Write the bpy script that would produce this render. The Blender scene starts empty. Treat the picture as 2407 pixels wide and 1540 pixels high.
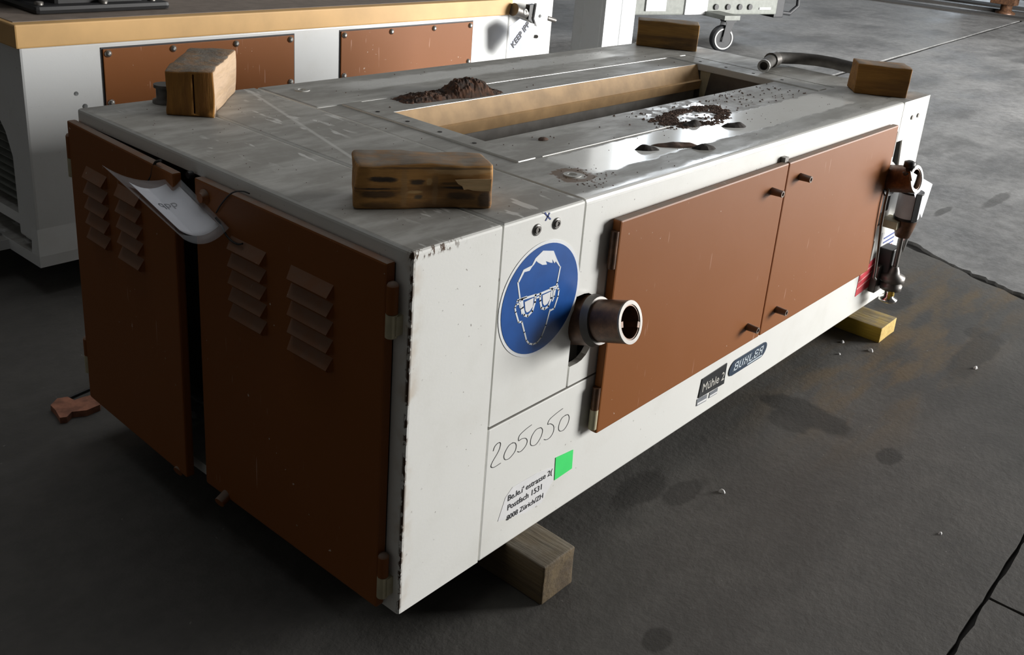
import bpy, bmesh, math, random
import numpy as np
from mathutils import Vector, Matrix, noise as mnoise
R = random.Random(7)
sc = bpy.context.scene
col = sc.collection

# ------------------------------------------------------------------ camera
IW, IH = 2407, 1540
CF = 2342.7914
CPOS = np.array([-0.8561, -0.9005, 1.0947])          # relative to the underside of the mill
CROT = (1.2119, -0.0969, -0.8995)
PPX, PPY = 157.3502, -200.8512
ZB = 0.078                                            # the mill stands this high on its bearers
cam = bpy.data.cameras.new('camera')
cam.sensor_fit = 'HORIZONTAL'; cam.sensor_width = 36
cam.lens = CF / IW * 36
cam.shift_x = -PPX / IW; cam.shift_y = PPY / IW
cam.clip_end = 200
co = bpy.data.objects.new('camera', cam); col.objects.link(co)
co.location = (CPOS[0], CPOS[1], CPOS[2] + ZB); co.rotation_euler = CROT
sc.camera = co
sc.view_settings.view_transform = 'Standard'
sc.view_settings.look = 'None'
sc.view_settings.gamma = 1
sc.view_settings.use_curve_mapping = False
sc.view_settings.exposure = 0.0

# ------------------------------------------------------------------ daylight
w = bpy.data.worlds.new('world'); sc.world = w; w.use_nodes = True
w.node_tree.nodes['Background'].inputs[0].default_value = (.75, .85, 1, 1)
w.node_tree.nodes['Background'].inputs[1].default_value = .3
# the hall: x -7..20, y -4.5..16, height 8.5 ; daylight enters through its windows
WINDOWS = [  # name, wall, centre, width, height, power, colour
    # open gate: peg and shaft shadows on the long side point to it
    ('gate_right_offscreen', 'y', (8.0, -4.5, 1.55), 5.4, 2.8, 2150, (1.0, .985, .955)),
    # two high windows mirrored as separate patches in the wiped deck strip
    ('window_far_high_a_offscreen', 'x', (20, 11.0, 6.1), 1.0, 2.6, 160, (.86, .93, 1)),
    ('window_far_high_b_offscreen', 'x', (20, 13.3, 6.8), 1.0, 2.6, 160, (.86, .93, 1)),
    # low bluish opening mirrored on the far floor
    ('window_far_low_offscreen', 'x', (20, 5.2, 2.2), 1.3, 2.2, 90, (.80, .90, 1)),
    # skylight: lights the tag and the tops that the gate cannot reach
    ('skylight_offscreen', 'z', (2.2, 2.6, 8.5), 8.0, 4.0, 125, (1, .99, .97)),
]
for lname, wl, c, ww, hh, pw, cl in WINDOWS:
    li = bpy.data.lights.new(lname, 'AREA'); li.shape = 'RECTANGLE'
    li.size = ww; li.size_y = hh; li.energy = pw; li.color = cl
    lo = bpy.data.objects.new(lname, li); col.objects.link(lo)
    if wl == 'z':
        lo.location = (c[0], c[1], c[2] - .02); d = Vector((0, 0, -1))
    elif wl == 'y':
        lo.location = (c[0], c[1] + .02, c[2]); d = Vector((0, 1, 0))
    else:
        lo.location = (c[0] - .02, c[1], c[2]); d = Vector((-1, 0, 0))
    lo.rotation_euler = d.to_track_quat('-Z', 'Y').to_euler()

# ------------------------------------------------------------------ pixel -> place
def _rot(r):
    cx, sx, cy, sy, cz, sz = math.cos(r[0]), math.sin(r[0]), math.cos(r[1]), math.sin(r[1]), math.cos(r[2]), math.sin(r[2])
    X = np.array([[1, 0, 0], [0, cx, -sx], [0, sx, cx]]); Y = np.array([[cy, 0, sy], [0, 1, 0], [-sy, 0, cy]])
    Z = np.array([[cz, -sz, 0], [sz, cz, 0], [0, 0, 1]])
    return Z @ Y @ X
CR = _rot(CROT)
def at(ax, val, u, v):
    """point (relative to mill underside) where the photo pixel meets the plane axis=val"""
    d = CR @ np.array([(u - IW / 2 - PPX) / CF, -(v - IH / 2 - PPY) / CF, -1])
    t = (val - CPOS[ax]) / d[ax]
    p = CPOS + t * d
    return Vector((float(p[0]), float(p[1]), float(p[2])))
def front(u, v, y=0.0): return at(1, y, u, v)
def ground(u, v, z=0.0):
    p = at(2, z - ZB, u, v); return Vector((p.x, p.y, z))

# ------------------------------------------------------------------ materials
class NT:
    def __init__(s, name):
        s.m = bpy.data.materials.new(name); s.m.use_nodes = True
        s.t = s.m.node_tree; s.b = s.t.nodes['Principled BSDF']
        s._o = None
    def n(s, k, **kw):
        x = s.t.nodes.new(k)
        for a, b in kw.items(): setattr(x, a, b)
        return x
    def link(s, a, b): s.t.links.new(a, b)
    def inp(s, node, i, v):
        if v is None: return
        if isinstance(v, (int, float)): node.inputs[i].default_value = v
        elif isinstance(v, tuple):
            k = node.inputs[i]
            k.default_value = v if len(v) == len(k.default_value) else (*v, 1)
        else: s.link(v, node.inputs[i])
    def obj(s):
        if s._o is None: s._o = s.n('ShaderNodeTexCoord').outputs['Object']
        return s._o
    def xyz(s):
        x = s.n('ShaderNodeSeparateXYZ'); s.link(s.obj(), x.inputs[0]); return x.outputs
    def nz(s):
        g = s.n('ShaderNodeNewGeometry'); x = s.n('ShaderNodeSeparateXYZ'); s.link(g.outputs['Normal'], x.inputs[0]); return x.outputs
    def scale(s, vec):
        m = s.n('ShaderNodeMapping'); s.link(s.obj(), m.inputs[0]); m.inputs['Scale'].default_value = vec; return m.outputs[0]
    def noise(s, sc_, det=4, ro=.55, vec=None, dist=0):
        x = s.n('ShaderNodeTexNoise'); s.link(vec or s.obj(), x.inputs['Vector'])
        x.inputs['Scale'].default_value = sc_; x.inputs['Detail'].default_value = det; x.inputs['Roughness'].default_value = ro
        x.inputs['Distortion'].default_value = dist
        return x.outputs['Fac']
    def voro(s, sc_, vec=None):
        x = s.n('ShaderNodeTexVoronoi'); s.link(vec or s.obj(), x.inputs['Vector']); x.inputs['Scale'].default_value = sc_
        return x.outputs['Distance']
    def math(s, op, a, b=None, c=None, clamp=False):
        x = s.n('ShaderNodeMath', operation=op, use_clamp=clamp)
        s.inp(x, 0, a); s.inp(x, 1, b); s.inp(x, 2, c); return x.outputs[0]
    def step(s, v, a, b):
        x = s.n('ShaderNodeMapRange', interpolation_type='SMOOTHSTEP')
        s.inp(x, 0, v); x.inputs[1].default_value = a; x.inputs[2].default_value = b
        return x.outputs[0]
    def mul(s, *v):
        r = v[0]
        for k in v[1:]: r = s.math('MULTIPLY', r, k)
        return r
    def inv(s, v): return s.math('SUBTRACT', 1.0, v)
    def band(s, v, a, b, soft):
        return s.mul(s.step(v, a - soft, a + soft), s.inv(s.step(v, b - soft, b + soft)))
    def mix(s, f, a, b):
        x = s.n('ShaderNodeMix', data_type='RGBA'); s.inp(x, 0, f); s.inp(x, 6, a); s.inp(x, 7, b); return x.outputs[2]
    def fmix(s, f, a, b):
        x = s.n('ShaderNodeMix', data_type='FLOAT'); s.inp(x, 0, f); s.inp(x, 2, a); s.inp(x, 3, b); return x.outputs[0]
    def bump(s, h, strength=.3, dist=.002):
        x = s.n('ShaderNodeBump'); x.inputs['Strength'].default_value = strength; x.inputs['Distance'].default_value = dist
        s.link(h, x.inputs['Height']); s.link(x.outputs[0], s.b.inputs['Normal'])
    def done(s, colr, rough=.5, metal=0.0, spec=None):
        s.inp(s.b, 'Base Color', colr); s.inp(s.b, 'Roughness', rough); s.inp(s.b, 'Metallic', metal)
        if spec is not None: s.inp(s.b, 'Specular IOR Level', spec)
        return s.m

def plain(name, c, rough=.5, metal=0.0, var=.12, scale=30, spec=None):
    t = NT(name)
    n = t.step(t.noise(scale, 5), .3, .7)
    dark = tuple(x * (1 - var) for x in c); light = tuple(min(1, x * (1 + var)) for x in c)
    return t.done(t.mix(n, dark, light), rough, metal, spec)

DUST = (.235, .225, .20)
def white_paint(name, base=(.80, .80, .77), deck=False, corner=False, dust=1.0, speck=.5):
    t = NT(name)
    x, y, z = t.xyz()
    grime = t.step(t.noise(9, 6, .6), .45, .75)
    c = t.mix(t.mul(grime, .16), base, (.55, .53, .46))
    # fine dark specks
    sp = t.mul(t.step(t.noise(120, 2, .5), .70, .74), t.step(t.noise(5, 3), .42, .62))
    c = t.mix(t.mul(sp, speck), c, (.10, .08, .06))
    rough = .30
    if corner:      # chipped paint and rust along the upright corner of the end cabinet and its top edge
        n = t.noise(110, 5, .65, t.scale((1, 1, .45))); n2 = t.noise(22, 3)
        edge = t.mul(t.inv(t.step(x, .002, .0065)), t.inv(t.step(y, .002, .0065)))
        chip = t.mul(edge, t.step(t.math('ADD', n, t.math('MULTIPLY', n2, .8)), .84, .89))
        halo = t.mul(t.inv(t.step(x, .0, .03)), t.inv(t.step(y, .0, .03)), t.step(n2, .42, .7))
        tope = t.mul(t.inv(t.step(x, .06, .11)), t.inv(t.step(y, .006, .012)), t.step(z, .583, .590), t.step(n, .50, .56))
        c = t.mix(t.mul(halo, .4), c, (.42, .24, .07))
        c = t.mix(t.math('MAXIMUM', chip, tope), c, (.075, .038, .018))
        rough = t.fmix(chip, .32, .8)
    # dust lying on whatever faces up
    up = t.step(t.nz()[2], .55, .93)
    blot = t.step(t.noise(14, 5, .6, t.scale((.55, 1.6, 1))), .30, .62)
    if deck:
        jit = t.math('MULTIPLY', t.math('SUBTRACT', t.noise(24, 4), .5), .030)
        yj = t.math('ADD', y, jit); xj = t.math('ADD', x, jit)
        near = t.mul(t.band(yj, .078, .190, .004), t.band(xj, .50, 1.60, .02))
        farr = t.mul(t.band(yj, .765, .835, .010), t.band(xj, .55, 1.52, .05), .60)
        near2 = t.mul(t.band(yj, .20, .32, .03), t.band(xj, .95, 1.20, .05), t.step(t.noise(30, 4), .48, .56))
        edgec = t.mul(t.inv(t.step(yj, .012, .030)), .75)
        wiped = t.math('MAXIMUM', t.math('MAXIMUM', near, farr), t.math('MAXIMUM', near2, edgec))
        brown = t.mul(t.band(yj, .19, .335, .03), t.band(x, .85, 1.45, .15), t.step(t.noise(16, 5, .65), .42, .62))
        # rusty scab round the bolt hole
        dx = t.math('SUBTRACT', x, .462); dy = t.math('SUBTRACT', y, .094)
        rr = t.math('SQRT', t.math('ADD', t.mul(dx, dx), t.mul(dy, dy, .8)))
        scab = t.mul(t.inv(t.step(t.math('ADD', rr, t.math('MULTIPLY', t.math('SUBTRACT', t.noise(30, 4), .5), .075)), .034, .038)), t.step(rr, .017, .021))
    else:
        streak = t.step(t.noise(26, 3, .5, t.scale((2.0, .55, 1))), .60, .66)
        sparse = t.step(t.noise(4, 2), .46, .56)
        wiped = t.mul(streak, sparse, .55); brown = None; scab = None
        dd = t.math('SUBTRACT', t.math('MULTIPLY', t.math('SUBTRACT', x, .34), .965), t.math('MULTIPLY', t.math('SUBTRACT', y, .853), .262))
        if not corner: wiped = t.math('MAXIMUM', wiped, t.mul(t.band(dd, -.003, .004, .002), t.band(y, .37, .86, .01), .35))
    dm = t.mul(up, t.fmix(blot, .70, .95), t.inv(wiped), dust)
    dcol = t.mix(t.noise(60, 4), (.205, .195, .172), (.275, .265, .24))
    if brown is not None: dcol = t.mix(t.mul(brown, .8), dcol, (.085, .06, .042))
    c = t.mix(dm, c, dcol)
    if scab is not None: c = t.mix(t.mul(scab, up), c, (.14, .085, .045))
    r = t.fmix(dm, rough, .62) if not isinstance(rough, float) else t.fmix(dm, .12 if deck else .28, .58)
    t.bump(t.noise(180, 3), .03 if deck else .12, .0008)
    return t.done(c, r)

def orange_paint(name, base=(.238, .079, .017), dust=.8):
    t = NT(name)
    x, y, z = t.xyz()
    n = t.step(t.noise(5, 5, .55, dist=.6), .35, .7)
    c = t.mix(t.mul(n, .35), base, (.258, .09, .028))
    sc1 = t.mul(t.step(t.noise(70, 2, .4, t.scale((2.2, 2.2, .16))), .70, .73), t.step(t.noise(6, 2), .52, .6))
    c = t.mix(t.mul(sc1, .5), c, (.55, .33, .25))
    chip = t.mul(t.step(t.noise(95, 2, .5), .735, .75), t.step(t.noise(7, 3), .5, .6))
    c = t.mix(chip, c, (.6, .5, .42))
    up = t.step(t.nz()[2], .25, .75)
    dm = t.mul(up, t.fmix(t.step(t.noise(25, 4), .3, .6), .6, 1.0), dust)
    c = t.mix(dm, c, (.22, .195, .170))
    r = t.fmix(dm, .48, .75)
    t.bump(t.noise(150, 2), .06, .0006)
    return t.done(c, r, 0.0, .22)

def wood(name, a, b, axis=0, dirt=.5, dust=.9, dirtcol=(.05, .032, .018), grain=16, marks=()):
    t = NT(name)
    s = [grain, grain, grain]; s[axis] = grain * .09
    v = t.scale(tuple(s))
    g = t.step(t.noise(3.0, 5, .65, v, .5), .3, .72)
    c = t.mix(g, a, b)
    fine = t.step(t.noise(14, 3, .6, v), .45, .7)
    c = t.mix(t.mul(fine, .35), c, tuple(k * .55 for k in a))
    d = t.step(t.noise(9, 5, .6, t.scale(tuple(.4 if i == axis else 1.3 for i in range(3)))), .46, .66)
    c = t.mix(t.mul(d, dirt), c, dirtcol)
    if marks:
        x, y, z = t.xyz()
        jx = t.math('MULTIPLY', t.math('SUBTRACT', t.noise(90, 4, .6, t.scale((.35, 1, 1))), .5), 1.5)
        for mx, mz, ra, rb, k, colr in marks:
            ex = t.math('ABSOLUTE', t.math('DIVIDE', t.math('SUBTRACT', x, mx), ra)); ez = t.math('ABSOLUTE', t.math('DIVIDE', t.math('SUBTRACT', z, mz), rb))
            e = t.math('ADD', t.math('POWER', t.math('ADD', t.math('POWER', ex, 3.0), t.math('POWER', ez, 3.0)), .333), jx)
            c = t.mix(t.mul(t.inv(t.step(e, .55, 1.15)), k), c, colr)
    up = t.mul(t.step(t.nz()[2], .5, .9), t.fmix(t.step(t.noise(28, 4, .6), .35, .6), .55, 1.0), dust)
    c = t.mix(up, c, t.mix(t.noise(60, 4), (.10, .088, .07), (.24, .225, .195)))
    t.bump(t.noise(6, 5, .6, v), .5, .004)
    return t.done(c, .8)

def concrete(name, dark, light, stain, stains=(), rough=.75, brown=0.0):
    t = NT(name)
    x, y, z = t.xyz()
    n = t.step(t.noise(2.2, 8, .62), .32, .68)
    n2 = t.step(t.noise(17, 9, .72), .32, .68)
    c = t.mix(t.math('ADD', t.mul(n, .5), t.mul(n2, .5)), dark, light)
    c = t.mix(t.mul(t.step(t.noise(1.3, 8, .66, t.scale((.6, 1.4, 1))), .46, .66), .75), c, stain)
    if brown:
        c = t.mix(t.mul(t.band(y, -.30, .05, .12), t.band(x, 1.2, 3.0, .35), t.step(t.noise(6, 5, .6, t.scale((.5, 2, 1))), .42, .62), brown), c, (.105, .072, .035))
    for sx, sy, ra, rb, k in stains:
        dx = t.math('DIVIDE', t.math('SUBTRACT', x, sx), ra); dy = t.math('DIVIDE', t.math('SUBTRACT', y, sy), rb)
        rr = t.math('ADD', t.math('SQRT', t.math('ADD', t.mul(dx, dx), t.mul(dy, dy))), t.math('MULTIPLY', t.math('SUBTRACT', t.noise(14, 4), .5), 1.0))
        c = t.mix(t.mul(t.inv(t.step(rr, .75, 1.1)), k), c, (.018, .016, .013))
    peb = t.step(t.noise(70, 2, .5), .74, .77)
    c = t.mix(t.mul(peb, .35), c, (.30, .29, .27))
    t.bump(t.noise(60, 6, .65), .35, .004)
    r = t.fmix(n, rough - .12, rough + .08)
    return t.done(c, r)

M = {}
M['deck'] = white_paint('white_paint_deck', deck=True)
M['white'] = white_paint('white_paint', speck=.6)
M['cabinet'] = white_paint('white_paint_end_cabinet', corner=True, speck=.8)
M['white_back'] = white_paint('white_paint_second_machine', base=(.74, .755, .76), speck=.3)
M['orange'] = orange_paint('orange_brown_paint')
M['orange_back'] = orange_paint('orange_brown_paint_second', base=(.238, .079, .017), dust=.3)
M['tan'] = plain('tan_hopper_paint', (.50, .325, .165), .6, var=.18, scale=14, spec=.25)
M['board'] = plain('ochre_board', (.66, .40, .155), .55, var=.10, scale=6)
M['board_top'] = plain('dusty_board_top', (.20, .16, .13), .7)
M['black'] = plain('black_metal', (.012, .012, .013), .5)
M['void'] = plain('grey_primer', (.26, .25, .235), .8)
M['rust'] = NT('rusty_steel')
_t = M['rust']; M['rust'] = _t.done(_t.mix(_t.step(_t.noise(45, 5, .65), .35, .7), (.075, .038, .022), (.17, .085, .045)), .42, .35); 
M['steel'] = plain('bare_steel', (.45, .44, .42), .32, .9)
M['dull_steel'] = plain('dull_steel', (.16, .15, .14), .45, .6)
M['chrome'] = plain('chrome', (.7, .7, .7), .15, 1.0, var=.05)
M['peg'] = plain('grey_peg', (.17, .125, .10), .5, .2)
M['grey_frame'] = plain('grey_green_steel', (.15, .16, .145), .6)
M['grey_light'] = plain('light_grey_plate', (.42, .42, .41), .6)
M['rubber'] = plain('black_rubber', (.02, .021, .024), .6)
M['hose'] = plain('dusty_hose', (.045, .04, .034), .7, var=.4)
M['blue'] = plain('sign_blue', (.012, .085, .33), .32, var=.08)
M['sign_white'] = plain('sign_white', (.82, .84, .86), .35, var=.03)
M['ink'] = plain('black_ink', (.03, .03, .035), .6)
M['pencil'] = plain('pencil', (.16, .16, .16), .6)
M['pen_blue'] = plain('pen_blue', (.02, .05, .25), .5)
M['green'] = plain('green_sticker', (.05, .78, .17), .55, var=.03)
M['paper'] = plain('paper_white', (.80, .82, .88), .7, var=.03)
M['label'] = plain('label_white', (.76, .76, .77), .6, var=.04)
M['red'] = plain('red_label', (.60, .035, .055), .45, var=.10)
M['red_text'] = plain('red_label_print', (.80, .38, .36), .5)
M['plate_black'] = plain('black_plate', (.022, .024, .026), .25, var=.2)
M['navy'] = plain('navy_badge', (.028, .05, .085), .3)
M['plate_grey'] = plain('grey_plate', (.22, .235, .26), .35, .3)
M['silver'] = plain('silver_letter', (.72, .70, .64), .35, .2)
M['badge_white'] = plain('badge_letter', (.62, .70, .76), .35)
M['faint'] = plain('faint_print', (.42, .43, .46), .7)
M['wire'] = plain('black_wire', (.012, .012, .012), .5)
M['dirt'] = NT('rusty_dirt'); _t = M['dirt']
M['dirt'] = _t.done(_t.mix(_t.step(_t.noise(55, 6, .7), .35, .68), (.022, .014, .010), (.115, .048, .022)), .9)
M['dirt_dark'] = plain('dark_dirt', (.028, .023, .020), .85, var=.4, scale=60)
M['crumb'] = plain('brown_crumbs', (.085, .048, .032), .85, var=.5, scale=60)
M['pebble'] = plain('white_pebble', (.6, .6, .6), .5)
M['scrap'] = plain('pink_scrap', (.30, .125, .075), .8, var=.35, scale=40)
M['cream'] = plain('cream_metal', (.50, .45, .30), .5)
_t = NT('clear_film'); _t.b.inputs['Alpha'].default_value = .14
M['film'] = _t.done((.75, .77, .80), .25)
M['wood_a'] = wood('wood_honey', (.46, .215, .040), (.30, .125, .026), 2, .35)
M['wood_end'] = wood('wood_pale_side', (.60, .43, .29), (.52, .36, .22), 0, .18, dust=.5)
def _mk(cx, cy, w_, h_, k, c): return (((cx - 200) / 1950 - .5) * .199, (1000 - cy) / 660 * .066, w_ / 1950 * .0995, h_ / 660 * .033, k, c)
CH, PL = (.030, .024, .020), (.60, .38, .16)
M['wood_b'] = wood('wood_dirty', (.56, .285, .08), (.30, .14, .040), 0, .55, dust=.85, marks=[
    _mk(1650, 400, 950, 130, .8, (.66, .42, .20)), _mk(880, 660, 110, 620, .7, (.40, .235, .095)), _mk(1330, 700, 100, 560, .7, (.30, .175, .075)),
    _mk(560, 530, 420, 90, .95, CH), _mk(500, 675, 640, 30, .95, CH), _mk(1060, 575, 240, 100, .9, CH), _mk(1640, 660, 560, 50, .95, CH),
    _mk(500, 755, 600, 120, .75, CH), _mk(1720, 790, 420, 120, .7, CH), _mk(1095, 805, 140, 80, .8, (.06, .06, .045)), _mk(2060, 830, 200, 300, .75, CH),
    _mk(1560, 600, 400, 50, .6, CH), _mk(1240, 580, 80, 110, .8, PL), _mk(1050, 725, 240, 45, .8, PL), _mk(500, 930, 620, 110, .5, CH), _mk(1300, 360, 1900, 40, .6, CH)])
M['wood_fresh'] = wood('wood_fresh_split', (.74, .53, .30), (.64, .42, .20), 0, .0, dust=.0)
M['wood_c'] = wood('wood_amber', (.50, .24, .050), (.30, .13, .028), 0, .40, dust=.8)
M['wood_d'] = wood('wood_brown', (.42, .225, .055), (.15, .080, .030), 0, .55, dust=.8)
M['wood_e'] = wood('wood_grey_beam', (.13, .09, .042), (.075, .052, .028), 1, .5, dust=.5)
M['wood_y'] = wood('wood_yellow', (.50, .34, .035), (.36, .23, .025), 1, .3, dust=.7)
M['wood_y_end'] = wood('wood_yellow_end', (.66, .47, .14), (.55, .37, .10), 1, .05, dust=.1)
DST = [(1.205, -.115, .062, .125, .85), (1.15, -.10, .06, .06, .8), (1.174, -.334, .045, .028, .8), (.712, -.08, .07, .03, .6),
       (.647, -.01, .09, .04, .6), (.318, -.276, .035, .022, .85), (2.10, .02, .13, .05, .8), (2.05, -.25, .05, .03, .5), (1.9, -.30, .22, .045, .6)]
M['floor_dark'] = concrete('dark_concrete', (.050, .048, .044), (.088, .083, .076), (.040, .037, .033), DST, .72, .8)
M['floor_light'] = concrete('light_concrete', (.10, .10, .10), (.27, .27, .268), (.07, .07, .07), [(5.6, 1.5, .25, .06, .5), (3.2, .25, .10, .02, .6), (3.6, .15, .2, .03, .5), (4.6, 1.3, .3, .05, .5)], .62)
M['joint'] = plain('joint_dirt', (.028, .026, .024), .9)
M['wall'] = plain('hall_wall', (.22, .215, .205), .9, scale=2)
M['ceil'] = plain('hall_ceiling', (.20, .20, .20), .9, scale=2)

# ------------------------------------------------------------------ mesh builder
class MB:
    def __init__(s): s.v = []; s.f = []; s.sm = []
    def add(s, vs, fs, smooth=False):
        o = len(s.v); s.v += [tuple(p) for p in vs]
        s.f += [tuple(o + i for i in f) for f in fs]; s.sm += [smooth] * len(fs); return s
    def box(s, x0, x1, y0, y1, z0, z1):
        return s.add([(x0, y0, z0), (x1, y0, z0), (x1, y1, z0), (x0, y1, z0), (x0, y0, z1), (x1, y0, z1), (x1, y1, z1), (x0, y1, z1)],
                     [(0, 3, 2, 1), (4, 5, 6, 7), (0, 1, 5, 4), (1, 2, 6, 5), (2, 3, 7, 6), (3, 0, 4, 7)])
    def hexa(s, b, t):
        return s.add(list(b) + list(t), [(0, 3, 2, 1), (4, 5, 6, 7), (0, 1, 5, 4), (1, 2, 6, 5), (2, 3, 7, 6), (3, 0, 4, 7)])
    def cyl(s, p0, p1, r0, r1=None, n=20, cap0=True, cap1=True):
        p0, p1 = Vector(p0), Vector(p1); r1 = r0 if r1 is None else r1
        d = (p1 - p0).normalized(); a = d.orthogonal().normalized(); b = d.cross(a)
        vs = []
        for p, r in ((p0, r0), (p1, r1)):
            for i in range(n):
                t = 2 * math.pi * i / n; vs.append(p + (a * math.cos(t) + b * math.sin(t)) * r)
        s.add(vs, [(i, (i + 1) % n, n + (i + 1) % n, n + i) for i in range(n)], True)
        if cap0: s.add(vs[:n], [tuple(range(n - 1, -1, -1))])
        if cap1: s.add(vs[n:], [tuple(range(n))])
        return s
    def pipe(s, p0, p1, ro, ri, n=28):
        p0, p1 = Vector(p0), Vector(p1); d = (p1 - p0).normalized(); a = d.orthogonal().normalized(); b = d.cross(a)
        vs = []
        for p, r in ((p0, ro), (p1, ro), (p1, ri), (p0, ri)):
            for i in range(n):
                t = 2 * math.pi * i / n; vs.append(p + (a * math.cos(t) + b * math.sin(t)) * r)
        for k in range(4):
            q = (k + 1) % 4
            s.add([vs[k * n + i] for i in range(n)] + [vs[q * n + i] for i in range(n)],
                  [(i, (i + 1) % n, n + (i + 1) % n, n + i) for i in range(n)], k in (0, 2))
        return s
    def lathe(s, c, prof, axis=(0, 0, 1), n=24):
        c = Vector(c); d = Vector(axis).normalized(); a = d.orthogonal().normalized(); b = d.cross(a); vs = []
        for r, h in prof:
            for i in range(n):
                t = 2 * math.pi * i / n; vs.append(c + d * h + (a * math.cos(t) + b * math.sin(t)) * r)
        m = len(prof)
        s.add(vs, [(k * n + i, k * n + (i + 1) % n, (k + 1) * n + (i + 1) % n, (k + 1) * n + i) for k in range(m - 1) for i in range(n)], True)
        s.add(vs[:n], [tuple(range(n - 1, -1, -1))]); s.add(vs[-n:], [tuple(range(n))]); return s
    def tube(s, pts, r, n=8):
        pts = [Vector(p) for p in pts]; vs = []; a = None
        rr = r if isinstance(r, (list, tuple)) else [r] * len(pts)
        for i, p in enumerate(pts):
            d = (pts[min(i + 1, len(pts) - 1)] - pts[max(i - 1, 0)]).normalized()
            a = d.orthogonal().normalized() if a is None else (a - d * a.dot(d)).normalized()
            b = d.cross(a)
            for k in range(n):
                t = 2 * math.pi * k / n; vs.append(p + (a * math.cos(t) + b * math.sin(t)) * rr[i])
        s.add(vs, [(i * n + k, i * n + (k + 1) % n, (i + 1) * n + (k + 1) % n, (i + 1) * n + k) for i in range(len(pts) - 1) for k in range(n)], True)
        s.add(vs[:n], [tuple(range(n - 1, -1, -1))]); s.add(vs[-n:], [tuple(range(n))]); return s
    def prism(s, pts, off):
        """closed outline swept by off"""
        n = len(pts); off = Vector(off); a = [Vector(p) for p in pts]; b = [p + off for p in a]
        s.add(a + b, [tuple(range(n)), tuple(range(2 * n - 1, n - 1, -1))] + [(i, n + i, n + (i + 1) % n, (i + 1) % n) for i in range(n)])
        return s
    def stroke(s, pts, wd, nrm=(0, -1, 0), th=.0004, closed=False):
        """flat pen line on a plane"""
        nrm = Vector(nrm); pts = [Vector(p) for p in pts]
        segs = list(zip(pts, pts[1:] + ([pts[0]] if closed else [])))
        if not closed: segs = list(zip(pts[:-1], pts[1:]))
        for a, b in segs:
            d = b - a
            if d.length < 1e-7: continue
            d.normalize(); sd = d.cross(nrm) * wd / 2; e = d * wd * .35
            s.prism([a - e - sd, b + e - sd, b + e + sd, a - e + sd], nrm * th)
        return s
    def build(s, name, mat, parent=None, bevel=0.0, seg=2, fix=False, only=None):
        me = bpy.data.meshes.new(name); me.from_pydata(s.v, [], s.f); me.update()
        me.polygons.foreach_set('use_smooth', s.sm)
        if bevel or fix:
            bm = bmesh.new(); bm.from_mesh(me)
            bmesh.ops.recalc_face_normals(bm, faces=bm.faces)
            if bevel:
                ed = [e for e in bm.edges if len(e.link_faces) == 2 and e.calc_face_angle(0) > .5 and (only is None or only(e.verts[0].co, e.verts[1].co))]
                bmesh.ops.bevel(bm, geom=ed, offset=bevel, segments=seg, affect='EDGES', profile=.6, clamp_overlap=True)
                for f in bm.faces: f.smooth = False
            bm.to_mesh(me); bm.free()
        me.materials.append(M[mat] if isinstance(mat, str) else mat)
        o = bpy.data.objects.new(name, me); col.objects.link(o)
        if parent is not None: o.parent = parent
        return o
def empty(name, loc=(0, 0, 0)):
    o = bpy.data.objects.new(name, None); col.objects.link(o); o.location = loc; o.empty_display_size = .1; return o
def tag(o, label, cat=None, group=None, kind=None):
    if label: o['label'] = label
    if cat: o['category'] = cat
    if group: o['group'] = group
    if kind: o['kind'] = kind
    return o
def text(body, size, place, mat, name, parent, shear=0.0, offset=0.0, width=None, align='LEFT', extrude=.0002):
    """flat lettering: place(x, y, h) turns letter coordinates into a point"""
    cu = bpy.data.curves.new('lettering', 'FONT'); cu.body = body; cu.size = size; cu.shear = shear; cu.offset = offset
    cu.extrude = extrude; cu.resolution_u = 4; cu.align_x = align
    o = bpy.data.objects.new('lettering', cu); col.objects.link(o)
    bpy.context.view_layer.update()
    me = bpy.data.meshes.new_from_object(o.evaluated_get(bpy.context.evaluated_depsgraph_get()))
    bpy.data.objects.remove(o); bpy.data.curves.remove(cu)
    xs = [v.co.x for v in me.vertices]; k = 1.0
    if width and xs: k = width / (max(xs) - min(xs))
    x0 = min(xs) if xs else 0
    for v in me.vertices: v.co = place((v.co.x - (x0 if align == 'LEFT' else 0)) * k, v.co.y * k, v.co.z)
    me.name = name; me.materials.clear(); me.materials.append(M[mat])
    t = bpy.data.objects.new(name, me); col.objects.link(t); t.parent = parent
    return t

def cut(o, cutters):
    # sink real holes into a mesh
    tmp = []
    for mb_ in cutters:
        k = mb_.build('cutter', 'void', fix=True); k.matrix_world = Matrix(); tmp.append(k)
        md = o.modifiers.new('cut', 'BOOLEAN'); md.operation = 'DIFFERENCE'; md.solver = 'EXACT'; md.object = k
    par, o.parent = o.parent, None
    bpy.context.view_layer.update()
    me = bpy.data.meshes.new_from_object(o.evaluated_get(bpy.context.evaluated_depsgraph_get()))
    o.modifiers.clear(); me.name = o.data.name; o.data = me; o.parent = par
    for k in tmp: bpy.data.objects.remove(k)
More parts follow.
